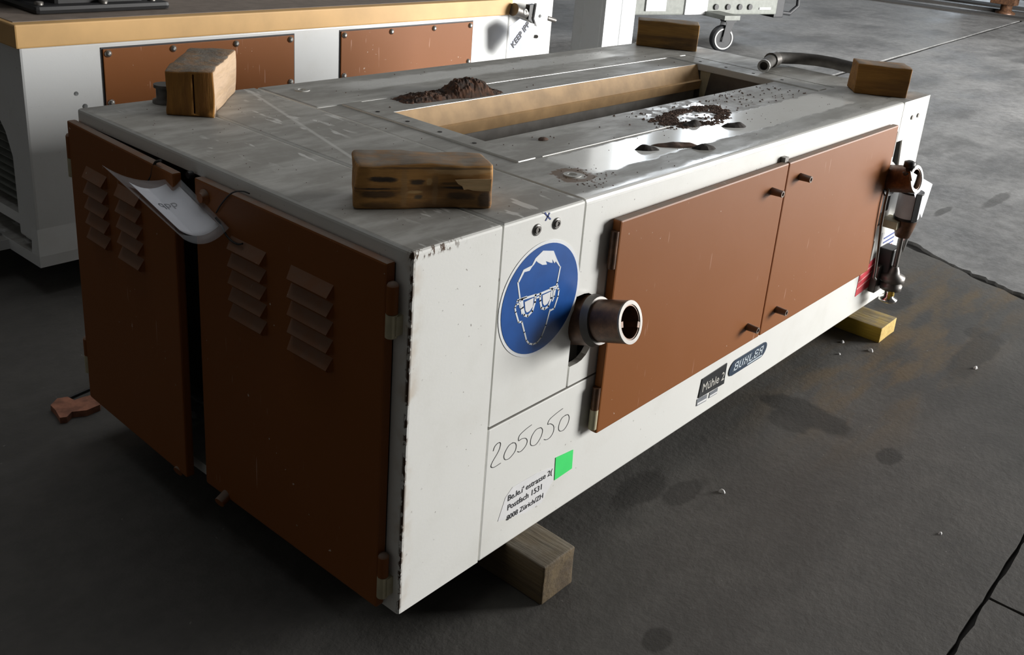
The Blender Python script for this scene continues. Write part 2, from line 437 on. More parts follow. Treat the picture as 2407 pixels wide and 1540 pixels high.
# ------------------------------------------------------------------ the hall
HX0, HX1, HY0, HY1, HH = -7.0, 20.0, -4.5, 16.0, 8.5
def wall(name, axis, pos, lo, hi, out, holes):
    """wall slab with rectangular window openings (span a0..a1, z0..z1)"""
    m = MB(); th = .25 * out
    def piece(a0, a1, z0, z1):
        if a1 - a0 < 1e-4 or z1 - z0 < 1e-4: return
        if axis == 'x': m.box(min(pos, pos + th), max(pos, pos + th), a0, a1, z0, z1)
        else: m.box(a0, a1, min(pos, pos + th), max(pos, pos + th), z0, z1)
    cur = lo
    for a0, a1, z0, z1 in sorted(holes):
        piece(cur, a0, 0, HH); piece(a0, a1, 0, z0); piece(a0, a1, z1, HH); cur = a1
    piece(cur, hi, 0, HH)
    o = m.build(name, 'wall'); o['kind'] = 'structure'; o['label'] = 'plain grey rendered wall of the factory hall'; return o
hx = [(c[1] - ww / 2, c[1] + ww / 2, c[2] - hh / 2, c[2] + hh / 2) for _n, wl, c, ww, hh, p, k in WINDOWS if wl == 'x']
hy = [(c[0] - ww / 2, c[0] + ww / 2, c[2] - hh / 2, c[2] + hh / 2) for _n, wl, c, ww, hh, p, k in WINDOWS if wl == 'y']
wall('wall_east', 'x', HX1, HY0, HY1, 1, hx)
wall('wall_west', 'x', HX0, HY0, HY1, -1, [])
wall('wall_south', 'y', HY0, HX0, HX1, -1, hy)
wall('wall_north', 'y', HY1, HX0, HX1, 1, [])
m = MB()
for x0, x1, y0, y1 in ((HX0 - .25, -1.8, HY0 - .25, HY1 + .25), (6.2, HX1 + .25, HY0 - .25, HY1 + .25), (-1.8, 6.2, HY0 - .25, .6), (-1.8, 6.2, 4.6, HY1 + .25)):
    m.box(x0, x1, y0, y1, HH, HH + .2)      # a skylight is left open
o = m.build('ceiling', 'ceil'); tag(o, 'plain grey roof of the factory hall', kind='structure')

floor = MB().box(HX0 - .25, HX1 + .25, HY0 - .25, HY1 + .25, -.15, -.012).build('floor', 'joint')
tag(floor, 'stained concrete floor cast in large slabs', kind='structure')
def jag(a, b, step, amp):
    a, b = Vector(a), Vector(b); n = max(1, int((b - a).length / step)); d = (b - a).normalized(); p = Vector((-d.y, d.x, 0))
    out = []
    for i in range(n):
        q = a.lerp(b, i / n)
        out.append(q + p * (mnoise.noise(q * 9) * amp + mnoise.noise(q * 40) * amp * .5 if 0 < i else 0))
    return out
def slab(corners, mat, steps):
    pts = []
    for i, c in enumerate(corners):
        d = corners[(i + 1) % len(corners)]
        pts += jag((*c, 0), (*d, 0), *(steps[i] if steps[i] else (99, 0)))
    m = MB(); m.prism(pts, (0, 0, -.012)); o = m.build('slab', mat, floor, fix=True); return o
JX = lambda y: 2.545 + .40 * (y + .05)               # broken cross joint
jy, g = -.655, .006
fine = (.03, .006)
YA = -1.2; YB = 2.3
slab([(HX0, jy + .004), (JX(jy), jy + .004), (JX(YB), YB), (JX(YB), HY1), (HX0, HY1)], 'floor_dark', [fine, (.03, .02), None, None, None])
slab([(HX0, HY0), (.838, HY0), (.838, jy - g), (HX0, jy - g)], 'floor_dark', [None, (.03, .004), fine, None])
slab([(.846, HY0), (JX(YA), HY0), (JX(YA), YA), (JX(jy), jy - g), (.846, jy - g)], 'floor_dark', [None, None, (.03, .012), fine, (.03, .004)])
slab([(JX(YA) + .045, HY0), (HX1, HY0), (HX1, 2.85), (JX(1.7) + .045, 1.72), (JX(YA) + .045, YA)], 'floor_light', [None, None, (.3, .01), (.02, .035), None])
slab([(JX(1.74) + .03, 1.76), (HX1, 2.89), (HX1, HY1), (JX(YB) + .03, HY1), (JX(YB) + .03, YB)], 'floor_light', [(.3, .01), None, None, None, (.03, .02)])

# ------------------------------------------------------------------ the roller mill
L, W, H = 1.94, .8875, .6
mill = empty('roller_mill', (0, 0, ZB))
tag(mill, 'low white roller mill with orange-brown doors and a blue safety sign, raised on timbers', 'machine')
# end cabinet: folded sheet shell, open behind its doors
XC = .1755
def folded(name, mat, x0, x1, th, zlow, closed=False, r=.006):
    # one sheet folded down both long sides
    pr = [(0, zlow), (0, H), (W, H), (W, zlow), (W - th, zlow), (W - th, H - .026), (th, H - .026), (th, zlow)]
    m = MB(); m.prism([(x0, a, b) for a, b in pr], (x1 - x0, 0, 0))
    if closed: m.box(x0, x1, th, W - th, zlow, zlow + .02)
    top = lambda a, b: a.z > H - 1e-4 and b.z > H - 1e-4
    up = lambda a, b: closed and max(a.x, b.x) < 1e-4 and (max(a.y, b.y) < 1e-4)
    return m.build(name, mat, mill, bevel=r, seg=3, only=lambda a, b: top(a, b) or up(a, b))
shell = folded('end_cabinet', 'cabinet', 0, XC, .032, 0, True)
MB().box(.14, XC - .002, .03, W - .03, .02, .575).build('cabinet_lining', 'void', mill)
# cover hood with the sign
folded('cover_hood', 'white', .1795, .3715, .018, .258)
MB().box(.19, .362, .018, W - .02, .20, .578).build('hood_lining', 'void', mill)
# base frame along the bottom
m = MB(); m.box(.178, L, 0, W, 0, .2535)
m.build('base_frame', 'white', mill, bevel=.003)
# middle front and back plates (cut round the two shafts)
X0, X1 = .3765, 1.7475
def notch(cx, sgn):
    # half-round cut-out outline from the plate edge
    pts = []
    for i in range(13):
        t = -math.pi / 2 + math.pi * i / 12
        pts.append((cx + sgn * (.020 + .048 * math.cos(t)), .362 + .066 * math.sin(t)))
    return pts
pl = [(X0, .2575), (X1, .2575)]
n2 = notch(X1, -1)
pl += [(X1, n2[0][1])] + n2 + [(X1, n2[-1][1])] + [(X1, .5885), (X0, .5885)]
n1 = notch(X0, 1)[::-1]
pl += [(X0, n1[0][1])] + n1 + [(X0, n1[-1][1])]
m = MB(); m.prism([(a, 0.0, b) for a, b in pl], (0, .012, 0)); m.build('front_plate', 'white', mill, fix=True)
MB().box(X0, X1, W - .012, W, .2575, .59).build('back_plate', 'white', mill)
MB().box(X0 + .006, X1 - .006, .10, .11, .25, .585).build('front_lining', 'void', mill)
# deck sheets
YS0, YS1, XS0, XS1 = .335, .590, .485, 1.650
YC = .200
DECKS = []
m = MB(); m.prism([(X0, a, b) for a, b in ((0, .5885), (0, H), (YC, H), (YC, .578), (.012, .578), (.012, .5885))], (X1 - X0, 0, 0))
fds = m.build('front_deck_sheet', 'deck', mill, bevel=.010, seg=4, only=lambda a, b: min(a.z, b.z) > H - 1e-4 and max(a.y, b.y) < 1e-4)
bds = MB().box(X0, X1, W - YC, W, .578, H).build('back_deck_sheet', 'deck', mill, bevel=.006)
MB().box(XS0, XS1, YC + .0015, YS0, .580, .5988).build('inner_deck_strip', 'deck', mill, bevel=.0015)
MB().box(XS0, XS1, YS1, W - YC - .0015, .580, .5988).build('inner_deck_strip', 'deck', mill, bevel=.0015)
MB().box(X0, .434, YC + .0015, W - YC - .0015, .580, .5985).build('cross_deck_strip', 'deck', mill, bevel=.0015)
MB().box(1.702, X1, YC + .0015, W - YC - .0015, .580, .5985).build('cross_deck_strip', 'deck', mill, bevel=.0015)
for a, b, sx in ((.4365, .485, .456), (1.650, 1.699, 1.680)):
    r = MB().box(a, b, YC + .003, W - YC - .003, .582, .6015).build('slot_rail', 'deck', mill, bevel=.002)
    for yy in (.329, .420, .510, .597):
        MB().cyl((sx, yy, .601), (sx, yy, .6022), .0045, n=10).build('screw_head', 'dirt_dark', r)
# thin bright bead along the sheet joint
MB().tube([(.50, YC + .001, .6006), (.92, YC + .001, .6006)], .0013, 6).build('joint_bead', 'silver', mill)
# slot throat
m = MB()
m.add([(XS0, YS1 - .002, .598), (XS1, YS1 - .002, .598), (XS1, .574, .557), (XS0, .574, .557)], [(0, 3, 2, 1)])
m.add([(XS0, .574, .557), (XS1, .574, .557), (XS1, .566, .555), (XS0, .566, .555)], [(0, 3, 2, 1)])
m.add([(XS0, .566, .555), (XS1, .566, .555), (XS1, .570, .530), (XS0, .570, .530)], [(0, 3, 2, 1)])
m.build('hopper_plate', 'tan', mill)
m = MB(); m.add([(XS0, YS0 + .001, .582), (XS1, YS0 + .001, .582), (XS1, YS0 + .02, .50), (XS0, YS0 + .02, .50)], [(0, 1, 2, 3)]); m.build('hopper_plate', 'tan', mill)
MB().box(1.652, 1.66, YS0 - .01, YS1 + .01, .40, .582).build('slot_end_wall', 'dull_steel', mill)
MB().box(.475, .483, YS0 - .01, YS1 + .01, .40, .582).build('slot_end_wall', 'dull_steel', mill)
m = MB(); m.add([(1.6515, .575, .585), (1.6515, .54, .585), (1.6515, .553, .50), (1.6515, .568, .50)], [(0, 1, 2, 3)]); m.build('throat_cheek', 'cream', mill)
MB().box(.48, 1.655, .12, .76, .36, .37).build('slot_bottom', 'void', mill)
for yy in (.40, .53):
    MB().cyl((.49, yy, .435), (1.645, yy, .435), .063, n=32).build('grinding_roll', 'dull_steel', mill)
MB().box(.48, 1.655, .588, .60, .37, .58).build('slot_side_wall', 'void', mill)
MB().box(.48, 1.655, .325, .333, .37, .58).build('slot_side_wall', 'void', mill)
# lifting holes
for hx_, hy_ in ((.459, .0974), (.443, .8224)):
    m = MB(); m.pipe((hx_, hy_, .599), (hx_, hy_, .6018), .016, .0085, 24); o = m.build('lifting_eye_ring', 'white', mill)
    cut(fds if hy_ < .4 else bds, [MB().cyl((hx_, hy_, .56), (hx_, hy_, .62), .0086, n=24)])
# far guard plate
sl = [front(*q) for q in ((2121, 329), (2110, 404))]
m = MB(); m.prism([(a_, 0, b_) for a_, b_ in ((1.752, .2575), (L, .2575), (L, H), (1.752, H), (1.752, sl[0].z), (sl[0].x, sl[0].z), (sl[1].x, sl[1].z), (1.752, sl[1].z))], (0, .004, 0)); m.box(1.752, L, .004, .05, H - .004, H); m.box(1.752, L, W - .05, W, .2575, H)
m.box(1.752, L - .012, .05, W - .05, H - .02, H - .001)
m.build('guard_plate', 'white', mill, fix=True)
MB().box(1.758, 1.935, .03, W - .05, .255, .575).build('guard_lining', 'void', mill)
for u, v in ((2143, 276), (2157, 271)):
    p = front(u, v); MB().cyl((p.x, 0, p.z), (p.x, -.003, p.z), .006, n=10).build('screw', 'dull_steel', mill)

# long-side doors
def long_door(x0, x1, pegs, hx_, zs):
    d = MB().box(x0, x1, -.020, -.003, .140, .552).build('door', 'orange', mill, bevel=.0035)
    for px, pz in pegs:
        m = MB(); m.cyl((px, -.019, pz), (px, -.046, pz), .0085, .0070, 16, cap1=False); m.pipe((px, -.040, pz), (px, -.047, pz), .0074, .0042, 16)
        m.build('peg', 'peg', d)
    for z0, z1 in zs:
        m = MB(); m.cyl((hx_, -.012, z0), (hx_, -.012, z1), .0075, n=12); m.box(min(hx_, x0 + .01), max(hx_, x1 - .01) if hx_ > x1 else x0 + .012, -.014, -.004, z0 + .004, z1 - .004)
        m.build('hinge', 'rust', d)
    return d
dl = long_door(.452, 1.0635, ((1.000, .501), (.996, .186)), .4485, ((.465, .533), (.190, .235)))
dr = long_door(1.0665, 1.684, ((1.129, .510), (1.131, .188)), 1.6875, ((.465, .533), (.160, .225)))
MB().box(1.057, 1.073, -.012, -.001, .550, .562).build('door_stop', 'dull_steel', mill)
MB().cyl((.4485, -.012, .150), (.4485, -.012, .190), .0078, n=12).build('hinge_pin', 'cream', mill)

# short-side louvred doors
def louvre_door(y0, y1, cols, hy):
    d = empty('louvred_door', (0, hy, 0)); d.parent = mill
    panel = MB().box(-.018, -.002, y0 - hy, y1 - hy, .006, .578).build('door_panel', 'orange', d, bevel=.0035)
    for a, b in cols:
        for k in range(5):
            zt = .510 - k * .0290; zb_ = zt - .0235
            A, B = a - hy, b - hy
            m = MB()
            m.add([(-.0175, A, zt), (-.0175, B, zt), (-.029, B - .003, zb_ + .004), (-.029, A + .003, zb_ + .004),
                   (-.0255, B - .003, zb_), (-.0255, A + .003, zb_), (-.0175, A, zb_), (-.0175, B, zb_)],
                  [(0, 1, 2, 3), (3, 2, 4, 5), (0, 3, 5, 6), (1, 7, 4, 2), (5, 4, 7, 6)])
            m.build('louvre', 'orange', panel, fix=True)
    return d
dA = louvre_door(.030, .486, ((.139, .237), (.2975, .388)), .030)
dB = louvre_door(.519, .8955, ((.629, .708), (.750, .829)), .8955)
dB.rotation_euler.z = math.radians(-2.6)
def knuckle(par, y, z0, z1, zm):
    m = MB(); m.cyl((-.012, y, zm), (-.012, y, z1 - .005), .0085, n=14); m.lathe((-.012, y, z1 - .005), [(.0085, 0), (.0065, .004), (.002, .006)], n=14)
    m.box(-.012, -.003, y, y + .012, zm, z1 - .006); m.build('hinge_leaf', 'orange', par)
    m = MB(); m.cyl((-.012, y, z0), (-.012, y, zm - .001), .0088, n=14); m.box(-.012, .002, y - .010, y, z0 + .004, zm - .003); m.build('hinge_base', 'cream', par)
for z0, z1, zm in ((.470, .552, .506), (.030, .108, .068)):
    knuckle(mill, .0235, z0, z1, zm)
for z0, z1, zm in ((.470, .552, .506), (.060, .138, .098)):
    knuckle(mill, .8985, z0, z1, zm)
# lock boss and stops on the doors
m = MB(); m.lathe((-.016, .457, .553), [(.013, 0), (.013, .004), (.008, .006), (.008, .011)], (-1, 0, 0), 20); m.build('lock_boss', 'orange', mill)
m = MB(); m.lathe((-.006, .510, .5745), [(.006, 0), (.006, .0085)], (-1, 0, 0), 12); m.build('painted_lock_hole', 'black', mill)  # solid black stub; the shade inside a hole is painted as its colour
for yy in (.555, .425):
    m = MB(); m.cyl((-.012, yy, .012), (-.034, yy - .004, .004), .010, n=12); m.build('door_stop', 'orange', mill)

# near shaft
ax0, ax1 = Vector((.398, .09, .350)), Vector((.4115, -.088, .4025))
dv = (ax1 - ax0).normalized()
def onax(y): return ax0 + dv * ((y - ax0.y) / dv.y)
s = empty('drive_shaft'); s.parent = mill
m = MB(); m.cyl(ax0, onax(-.022), .0435, n=32); m.build('shaft_hub', 'rust', s)
m = MB(); m.cyl(onax(-.020), onax(-.032), .0455, .041, 32); m.build('shaft_collar', 'dull_steel', s)
m = MB(); m.pipe(onax(-.03), ax1, .0365, .0275, 36); m.build('shaft_sleeve', 'rust', s)
m = MB(); m.pipe(ax1 - dv * .002, ax1 + dv * .0015, .0368, .0300, 36); m.build('sleeve_rim', 'dull_steel', s)
MB().cyl(onax(-.03), onax(-.040), .0278, n=28).build('sleeve_bore', 'rust', s)
sd = dv.cross(Vector((0, 0, 1))).normalized(); up_ = sd.cross(dv).normalized()
k1 = ax1 - sd * .0
for aa in (.15, 3.6):
    q = ax1 - dv * .008 + (sd * math.cos(aa) + up_ * math.sin(aa)) * .0275
    m = MB(); e1 = (sd * math.cos(aa) + up_ * math.sin(aa)) * .005; e2 = dv.cross(e1).normalized() * .005; e3 = dv * .009
    m.hexa([q - e1 - e2 - e3, q + e1 - e2 - e3, q + e1 + e2 - e3, q - e1 + e2 - e3], [q - e1 - e2 + e3, q + e1 - e2 + e3, q + e1 + e2 + e3, q - e1 + e2 + e3])
    m.build('drive_key', 'rust', s, fix=True)
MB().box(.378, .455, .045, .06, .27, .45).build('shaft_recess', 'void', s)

# far shaft and the fittings hanging from it
s2 = empty('drive_shaft'); s2.parent = mill
f0, f1 = Vector((1.712, .05, .385)), Vector((1.700, -.090, .420))
d2 = (f1 - f0).normalized()
m = MB(); m.cyl(f0, f0.lerp(f1, .48), .047, n=28); m.build('shaft_hub', 'black', s2)
m = MB(); m.pipe(f0.lerp(f1, .45), f1, .0365, .026, 32); m.build('shaft_sleeve', 'rust', s2)
m = MB(); m.pipe(f1 - d2 * .003, f1 + d2 * .002, .037, .029, 32); m.build('sleeve_rim', 'dull_steel', s2)
MB().cyl(f0.lerp(f1, .5), f0.lerp(f1, .6), .0262, n=24).build('sleeve_bore', 'rust', s2)
m = MB(); m.box(1.668, 1.758, -.014, -.001, .30, .43); m.build('shaft_housing', 'black', s2, bevel=.004)
p = front(2137, 393, -.07)
m = MB(); m.lathe((p.x, p.y, p.z - .022), [(.014, 0), (.014, .008), (.008, .010), (.008, .02), (.015, .022), (.015, .036), (.006, .040)], n=16); m.build('grease_knob', 'black', s2)
# valve hanging under the shaft
YV = -.050
def vc(u, v): return front(u, v, YV)
fit = empty('sampling_valve'); fit.parent = mill
a, b = vc(2139, 452), vc(2137, 506)
ctr = Vector((a.x + .015, YV, 0))
def V3(z): return (ctr.x, ctr.y, z)
z_a, z_b = vc(2139, 452).z, vc(2139, 507).z
m = MB(); m.cyl(V3(z_a), V3(z_b), .033, n=28); m.build('valve_sleeve', 'paper', fit)
m = MB()
for k in range(6):
    t0 = math.radians(200 + k * 5)
    t1 = math.radians(205 + k * 5)
m.lathe(V3(z_b - .003), [(.0345, 0), (.0345, .007)], n=28); m.lathe(V3(z_a - .004), [(.034, 0), (.034, .006)], n=28)
q = Vector((-.55, -.83, 0)).normalized(); qs = Vector((q.y, -q.x, 0))
c0 = Vector(V3(z_b)) + q * .0325
m.hexa([c0 - qs * .009, c0 + qs * .009, c0 + qs * .009 + q * .003, c0 - qs * .009 + q * .003],
       [x + Vector((0, 0, z_a - z_b)) for x in (c0 - qs * .009, c0 + qs * .009, c0 + qs * .009 + q * .003, c0 - qs * .009 + q * .003)])
m.build('valve_band', 'black', fit, fix=True)
z_c = vc(2139, 546).z
m = MB(); m.lathe(V3(z_c), [(.010, 0), (.020, .002), (.027, (z_b - z_c) * .5), (.033, z_b - z_c)], n=24); m.build('valve_cup', 'rust', fit)
z_d = vc(2139, 612).z
m = MB(); m.cyl(V3(z_c + .002), V3(z_d - .005), .0068, n=14); m.build('valve_spindle', 'dull_steel', fit)
m = MB(); m.lathe((ctr.x + .035, YV, z_c - .055), [(.001, 0), (.006, .02), (.010, .05), (.011, .075)], n=14); m.build('valve_handle', 'chrome', fit)
z_e = vc(2139, 650).z
hgt = z_d - z_e
m = MB(); m.lathe(V3(z_e), [(.014, 0), (.030, .004), (.031, hgt * .3), (.022, hgt * .4), (.034, hgt * .5), (.034, hgt * .75), (.018, hgt * .85), (.014, hgt * 1.05), (.010, hgt * 1.2)], n=24); m.build('valve_body', 'dull_steel', fit)
z_f = vc(2139, 672).z
m = MB(); m.lathe(V3(z_f), [(.018, 0), (.026, .004), (.026, .012), (.014, .016), (.014, z_e - z_f + .002)], n=20); m.build('valve_foot', 'chrome', fit)
m = MB(); m.cyl((ctr.x - .02, YV - .012, z_e - .008), (ctr.x - .02, YV - .012, z_e + .006), .009, n=12); m.build('valve_nut', 'wood_y', fit)
m = MB(); m.box(ctr.x - .05, ctr.x + .012, -.046, .0, z_b - .028, z_b - .006); m.build('valve_bracket', 'cream', fit, bevel=.002)
m = MB(); m.box(ctr.x - .04, ctr.x + .03, -.02, .0, z_e - .01, z_d + .01); m.build('valve_backplate', 'dull_steel', fit, bevel=.002)
p, q = front(2070, 655, -.022), front(2102, 596, -.022)
m = MB(); m.box(p.x, q.x - .012, -.040, .0, p.z + .012, q.z + .03); m.build('limit_switch', 'black', fit, bevel=.003)
m = MB(); m.tube([front(*k, -.03) for k in ((2092, 430), (2080, 480), (2071, 530), (2064, 590), (2057, 640), (2054, 652), (2058, 657))], .0038, 8); m.build('pull_rod', 'dull_steel', fit)

# ------------------------------------------------------------------ signs, stickers and writing on the mill
def flat(px, mat, name, par, lift=.0004, th=.0006):
    m = MB(); m.prism([front(u, v, -lift) for u, v in px], (0, -th, 0)); return m.build(name, mat, par, fix=True)
cs = Vector((.279, 0, .4525)); rs = .0985
sign = empty('safety_sign', cs); sign.parent = mill; sign['label'] = 'round blue sticker with a white head wearing goggles'
def disc(r, y0, y1, n=64): return [(r * math.cos(2 * math.pi * i / n), y0, r * math.sin(2 * math.pi * i / n)) for i in range(n)]
m = MB(); m.prism(disc(rs, -.0003, 0), (0, -.0005, 0)); m.build('sign_disc', 'sign_white', sign, fix=True)
m = MB(); m.prism(disc(rs * .945, -.0009, 0), (0, -.0004, 0)); m.build('sign_field', 'blue', sign, fix=True)
def S(x, y, lift=.0014):
    p = front(1140 + x / 3.08, 440 + y / 3.08, -lift); return p - cs
hair = [(365, 515), (420, 460), (497, 461), (520, 520), (547, 578), (536, 573), (512, 537), (502, 551), (486, 520), (488, 548), (470, 546), (440, 535), (448, 560), (415, 563), (382, 545), (371, 533), (355, 560), (340, 577), (322, 605), (285, 615), (247, 690), (236, 690), (278, 598), (340, 566)]
m = MB(); m.prism([S(*q) for q in hair], (0, -.0003, 0))
wd = .0030
for ln in ([(238, 690), (252, 800)], [(545, 578), (523, 690), (517, 712)],
           [(262, 812), (240, 822), (232, 828)], [(300, 794), (236, 818)], [(258, 830), (262, 880), (268, 915)], [(248, 832), (254, 870)],
           [(370, 781), (397, 772)], [(368, 803), (398, 792)],
           [(470, 733), (527, 713)], [(490, 745), (528, 724)], [(508, 742), (500, 790), (488, 822)], [(500, 745), (494, 790)],
           [(245, 845), (226, 850), (217, 872), (222, 905), (243, 978), (266, 975)], [(524, 730), (535, 742), (528, 790), (500, 878), (474, 892)],
           [(266, 975), (285, 1050), (300, 1110), (318, 1132), (345, 1138), (375, 1127), (408, 1085), (440, 1000), (470, 888)]):
    m.stroke([S(*q) for q in ln], wd, th=.0003)
for lens in ([(268, 812), (366, 781), (362, 832), (342, 898), (308, 934), (284, 926), (273, 872)], [(400, 772), (486, 736), (480, 802), (458, 862), (430, 882), (408, 874), (400, 822)]):
    m.stroke([S(*q) for q in lens], .0040, th=.0003, closed=True)
m.build('sign_outline', 'sign_white', sign, fix=True)
for lens in ([(287, 832), (352, 800), (345, 865), (322, 898), (302, 908), (292, 892)], [(416, 783), (476, 755), (469, 812), (450, 845), (430, 858), (419, 843)]):
    m = MB(); m.prism([S(*q) for q in lens], (0, -.0003, 0)); m.build('sign_lens', 'label', sign, fix=True)
# cap screws and pen cross above the sign
for u, v in ((1262, 540), (1308, 525)):
    p = front(u, v); o = MB().lathe((p.x, 0, p.z), [(.0098, -.002), (.0098, .0012), (.0076, .0022)], (0, -1, 0), 20).build('cap_screw', 'steel', mill)
    m = MB(); m.pipe((p.x, -.0018, p.z), (p.x, -.0040, p.z), .0062, .0034, 18); m.build('screw_head', 'dull_steel', o)
    MB().cyl((p.x, -.0020, p.z), (p.x, -.0028, p.z), .0035, n=12).build('screw_socket', 'dull_steel', o)
m = MB(); m.stroke([front(*q, -.0003) for q in ((1281, 500), (1287, 508), (1294, 515))], .0022); m.stroke([front(*q, -.0003) for q in ((1292, 501), (1288, 509), (1283, 518))], .0022)
m.build('pen_cross', 'pen_blue', mill, fix=True)
# pencilled number
def P2(x, y): return front(1130 + x / 4.53, 920 + y / 4.53, -.0003)
num = MB()
def curve(pts, n=6):
    out = []; P = [pts[0]] + pts + [pts[-1]]
    for i in range(1, len(P) - 2):
        for k in range(n):
            t = k / n; a, b, c, d = P[i - 1], P[i], P[i + 1], P[i + 2]
            out.append(tuple(.5 * (2 * b[j] + (c[j] - a[j]) * t + (2 * a[j] - 5 * b[j] + 4 * c[j] - d[j]) * t * t + (3 * b[j] - a[j] - 3 * c[j] + d[j]) * t ** 3) for j in (0, 1)))
    return out + [pts[-1]]
for st in ([(135, 635), (150, 590), (180, 555), (205, 545), (212, 570), (190, 640), (130, 745), (110, 795), (120, 810), (150, 805), (213, 765)],
           [(345, 545), (300, 580), (260, 650), (248, 700), (265, 728), (310, 710), (365, 640), (380, 580), (365, 548), (335, 552)],
           [(543, 357), (480, 405), (415, 470), (405, 525), (440, 505), (480, 500), (497, 530), (480, 580), (440, 630), (410, 646), (393, 640)],
           [(640, 385), (590, 410), (545, 480), (530, 550), (545, 577), (590, 565), (640, 490), (660, 420), (645, 388), (615, 395)],
           [(875, 183), (800, 240), (735, 300), (715, 350), (745, 345), (778, 370), (775, 430), (740, 490), (700, 515), (676, 512)],
           [(920, 248), (870, 280), (840, 340), (830, 400), (850, 424), (890, 405), (930, 340), (943, 280), (930, 248), (900, 255)]):
    num.stroke([P2(*q) for q in curve(st)], .0011, th=.0002)
num.build('pencil_number', 'pencil', mill, fix=True)
# torn address label and green sticker
lb = flat([(1170, 1226), (1188, 1170), (1205, 1145), (1262, 1112), (1300, 1098), (1301, 1128), (1283, 1160), (1272, 1182), (1235, 1205)], 'label', 'address_label', mill, .0002, .0003)
p0 = front(1190, 1224)
def addr(u, v, body, width, size=.0140):
    p = front(u, v); text(body, size, lambda x, y, h: (p.x + x, -.0008 - h, p.z + y), 'ink', 'address_line', lb, offset=.00008, width=width)
addr(1193, 1178, "Be.le.i' estrasse 2(", front(1297, 1115).x - front(1193, 1178).x)
addr(1192, 1200, 'Postfach 1531', front(1272, 1150).x - front(1192, 1200).x)
addr(1190, 1224, '8008 Zürich/ZH', front(1275, 1174).x - front(1190, 1224).x)
flat([(1306, 1076), (1347, 1057), (1344, 1101), (1303, 1129)], 'green', 'green_sticker', mill)
# type plate and maker's badge
plate = flat([(1650, 891), (1708, 853), (1700, 901), (1640, 936)], 'plate_black', 'type_plate', mill, .0002, .002)
a, b = front(1648, 921), front(1702, 889)
text('Mühle 2', .040, lambda x, y, h: (a.x + x, -.0026 - h, a.z + y + (b.z - a.z) * x / max(.001, (b.x - a.x))), 'silver', 'plate_lettering', plate, offset=.0, width=(b.x - a.x) * .94)
for q in ([(1638, 939), (1662, 926), (1659, 942), (1636, 955)], [(1668, 923), (1687, 911), (1684, 925), (1665, 936)]):
    o = flat(q, 'plate_grey', 'small_plate', mill, .0002, .001)
    c_ = [Vector((front(*k).x, -.0013, front(*k).z)) for k in q]
    lo = [c_[3].lerp(c_[0], .15), c_[2].lerp(c_[1], .15), c_[2].lerp(c_[1], .45), c_[3].lerp(c_[0], .45)]
    m = MB(); m.prism([x_.lerp((lo[0] + lo[2]) / 2, .10) for x_ in lo], (0, -.0003, 0)); m.build('plate_stripe', 'label', o, fix=True)
bx0, bx1, bz0, bz1 = .982, 1.156, .0555, .0925
def capsule(g):
    pts = []
    rr_ = (bz1 - bz0) / 2 - g
    for cx_, a0, a1, r_ in ((bx1 - .02, -90, 90, rr_), (bx0 + .02, 90, 270, rr_)):
        for i in range(11):
            t = math.radians(a0 + (a1 - a0) * i / 10); zc = (bz0 + bz1) / 2
            pts.append(Vector((cx_ + math.cos(t) * (.02 - g) + (math.sin(t) * r_) * .25, 0, zc + math.sin(t) * r_)))
    return pts
m = MB(); m.prism([p + Vector((0, -.0002, 0)) for p in capsule(0)], (0, -.002, 0)); badge = m.build('maker_badge', 'navy', mill, fix=True)
LT = {'B': ['V0', 'T', 'M', 'D', 'VR'], 'U': ['V0', 'V1', 'D', 'S0', 'S1'], 'H': ['V0', 'V1', 'M', 'S0', 'S1', 'F0', 'F1'], 'L': ['V0', 'D', 'S0', 'K'], 'E': ['V0', 'T', 'M', 'D', 'K', 'J'], 'R': ['V0', 'T', 'M', 'VT', 'G', 'F0']}
lx = bx0 + .016; lw = (bx1 - bx0 - .034) / 6; z0_, z1_ = bz0 + .010, bz1 - .0065; hh_ = z1_ - z0_
m = MB()
def bar(x0, x1, zz0, zz1):
    sh = .25
    f_ = lambda x, z: Vector((x + (z - z0_) * sh, -.0024, z))
    m.prism([f_(x0, zz0), f_(x1, zz0), f_(x1, zz1), f_(x0, zz1)], (0, -.0004, 0))
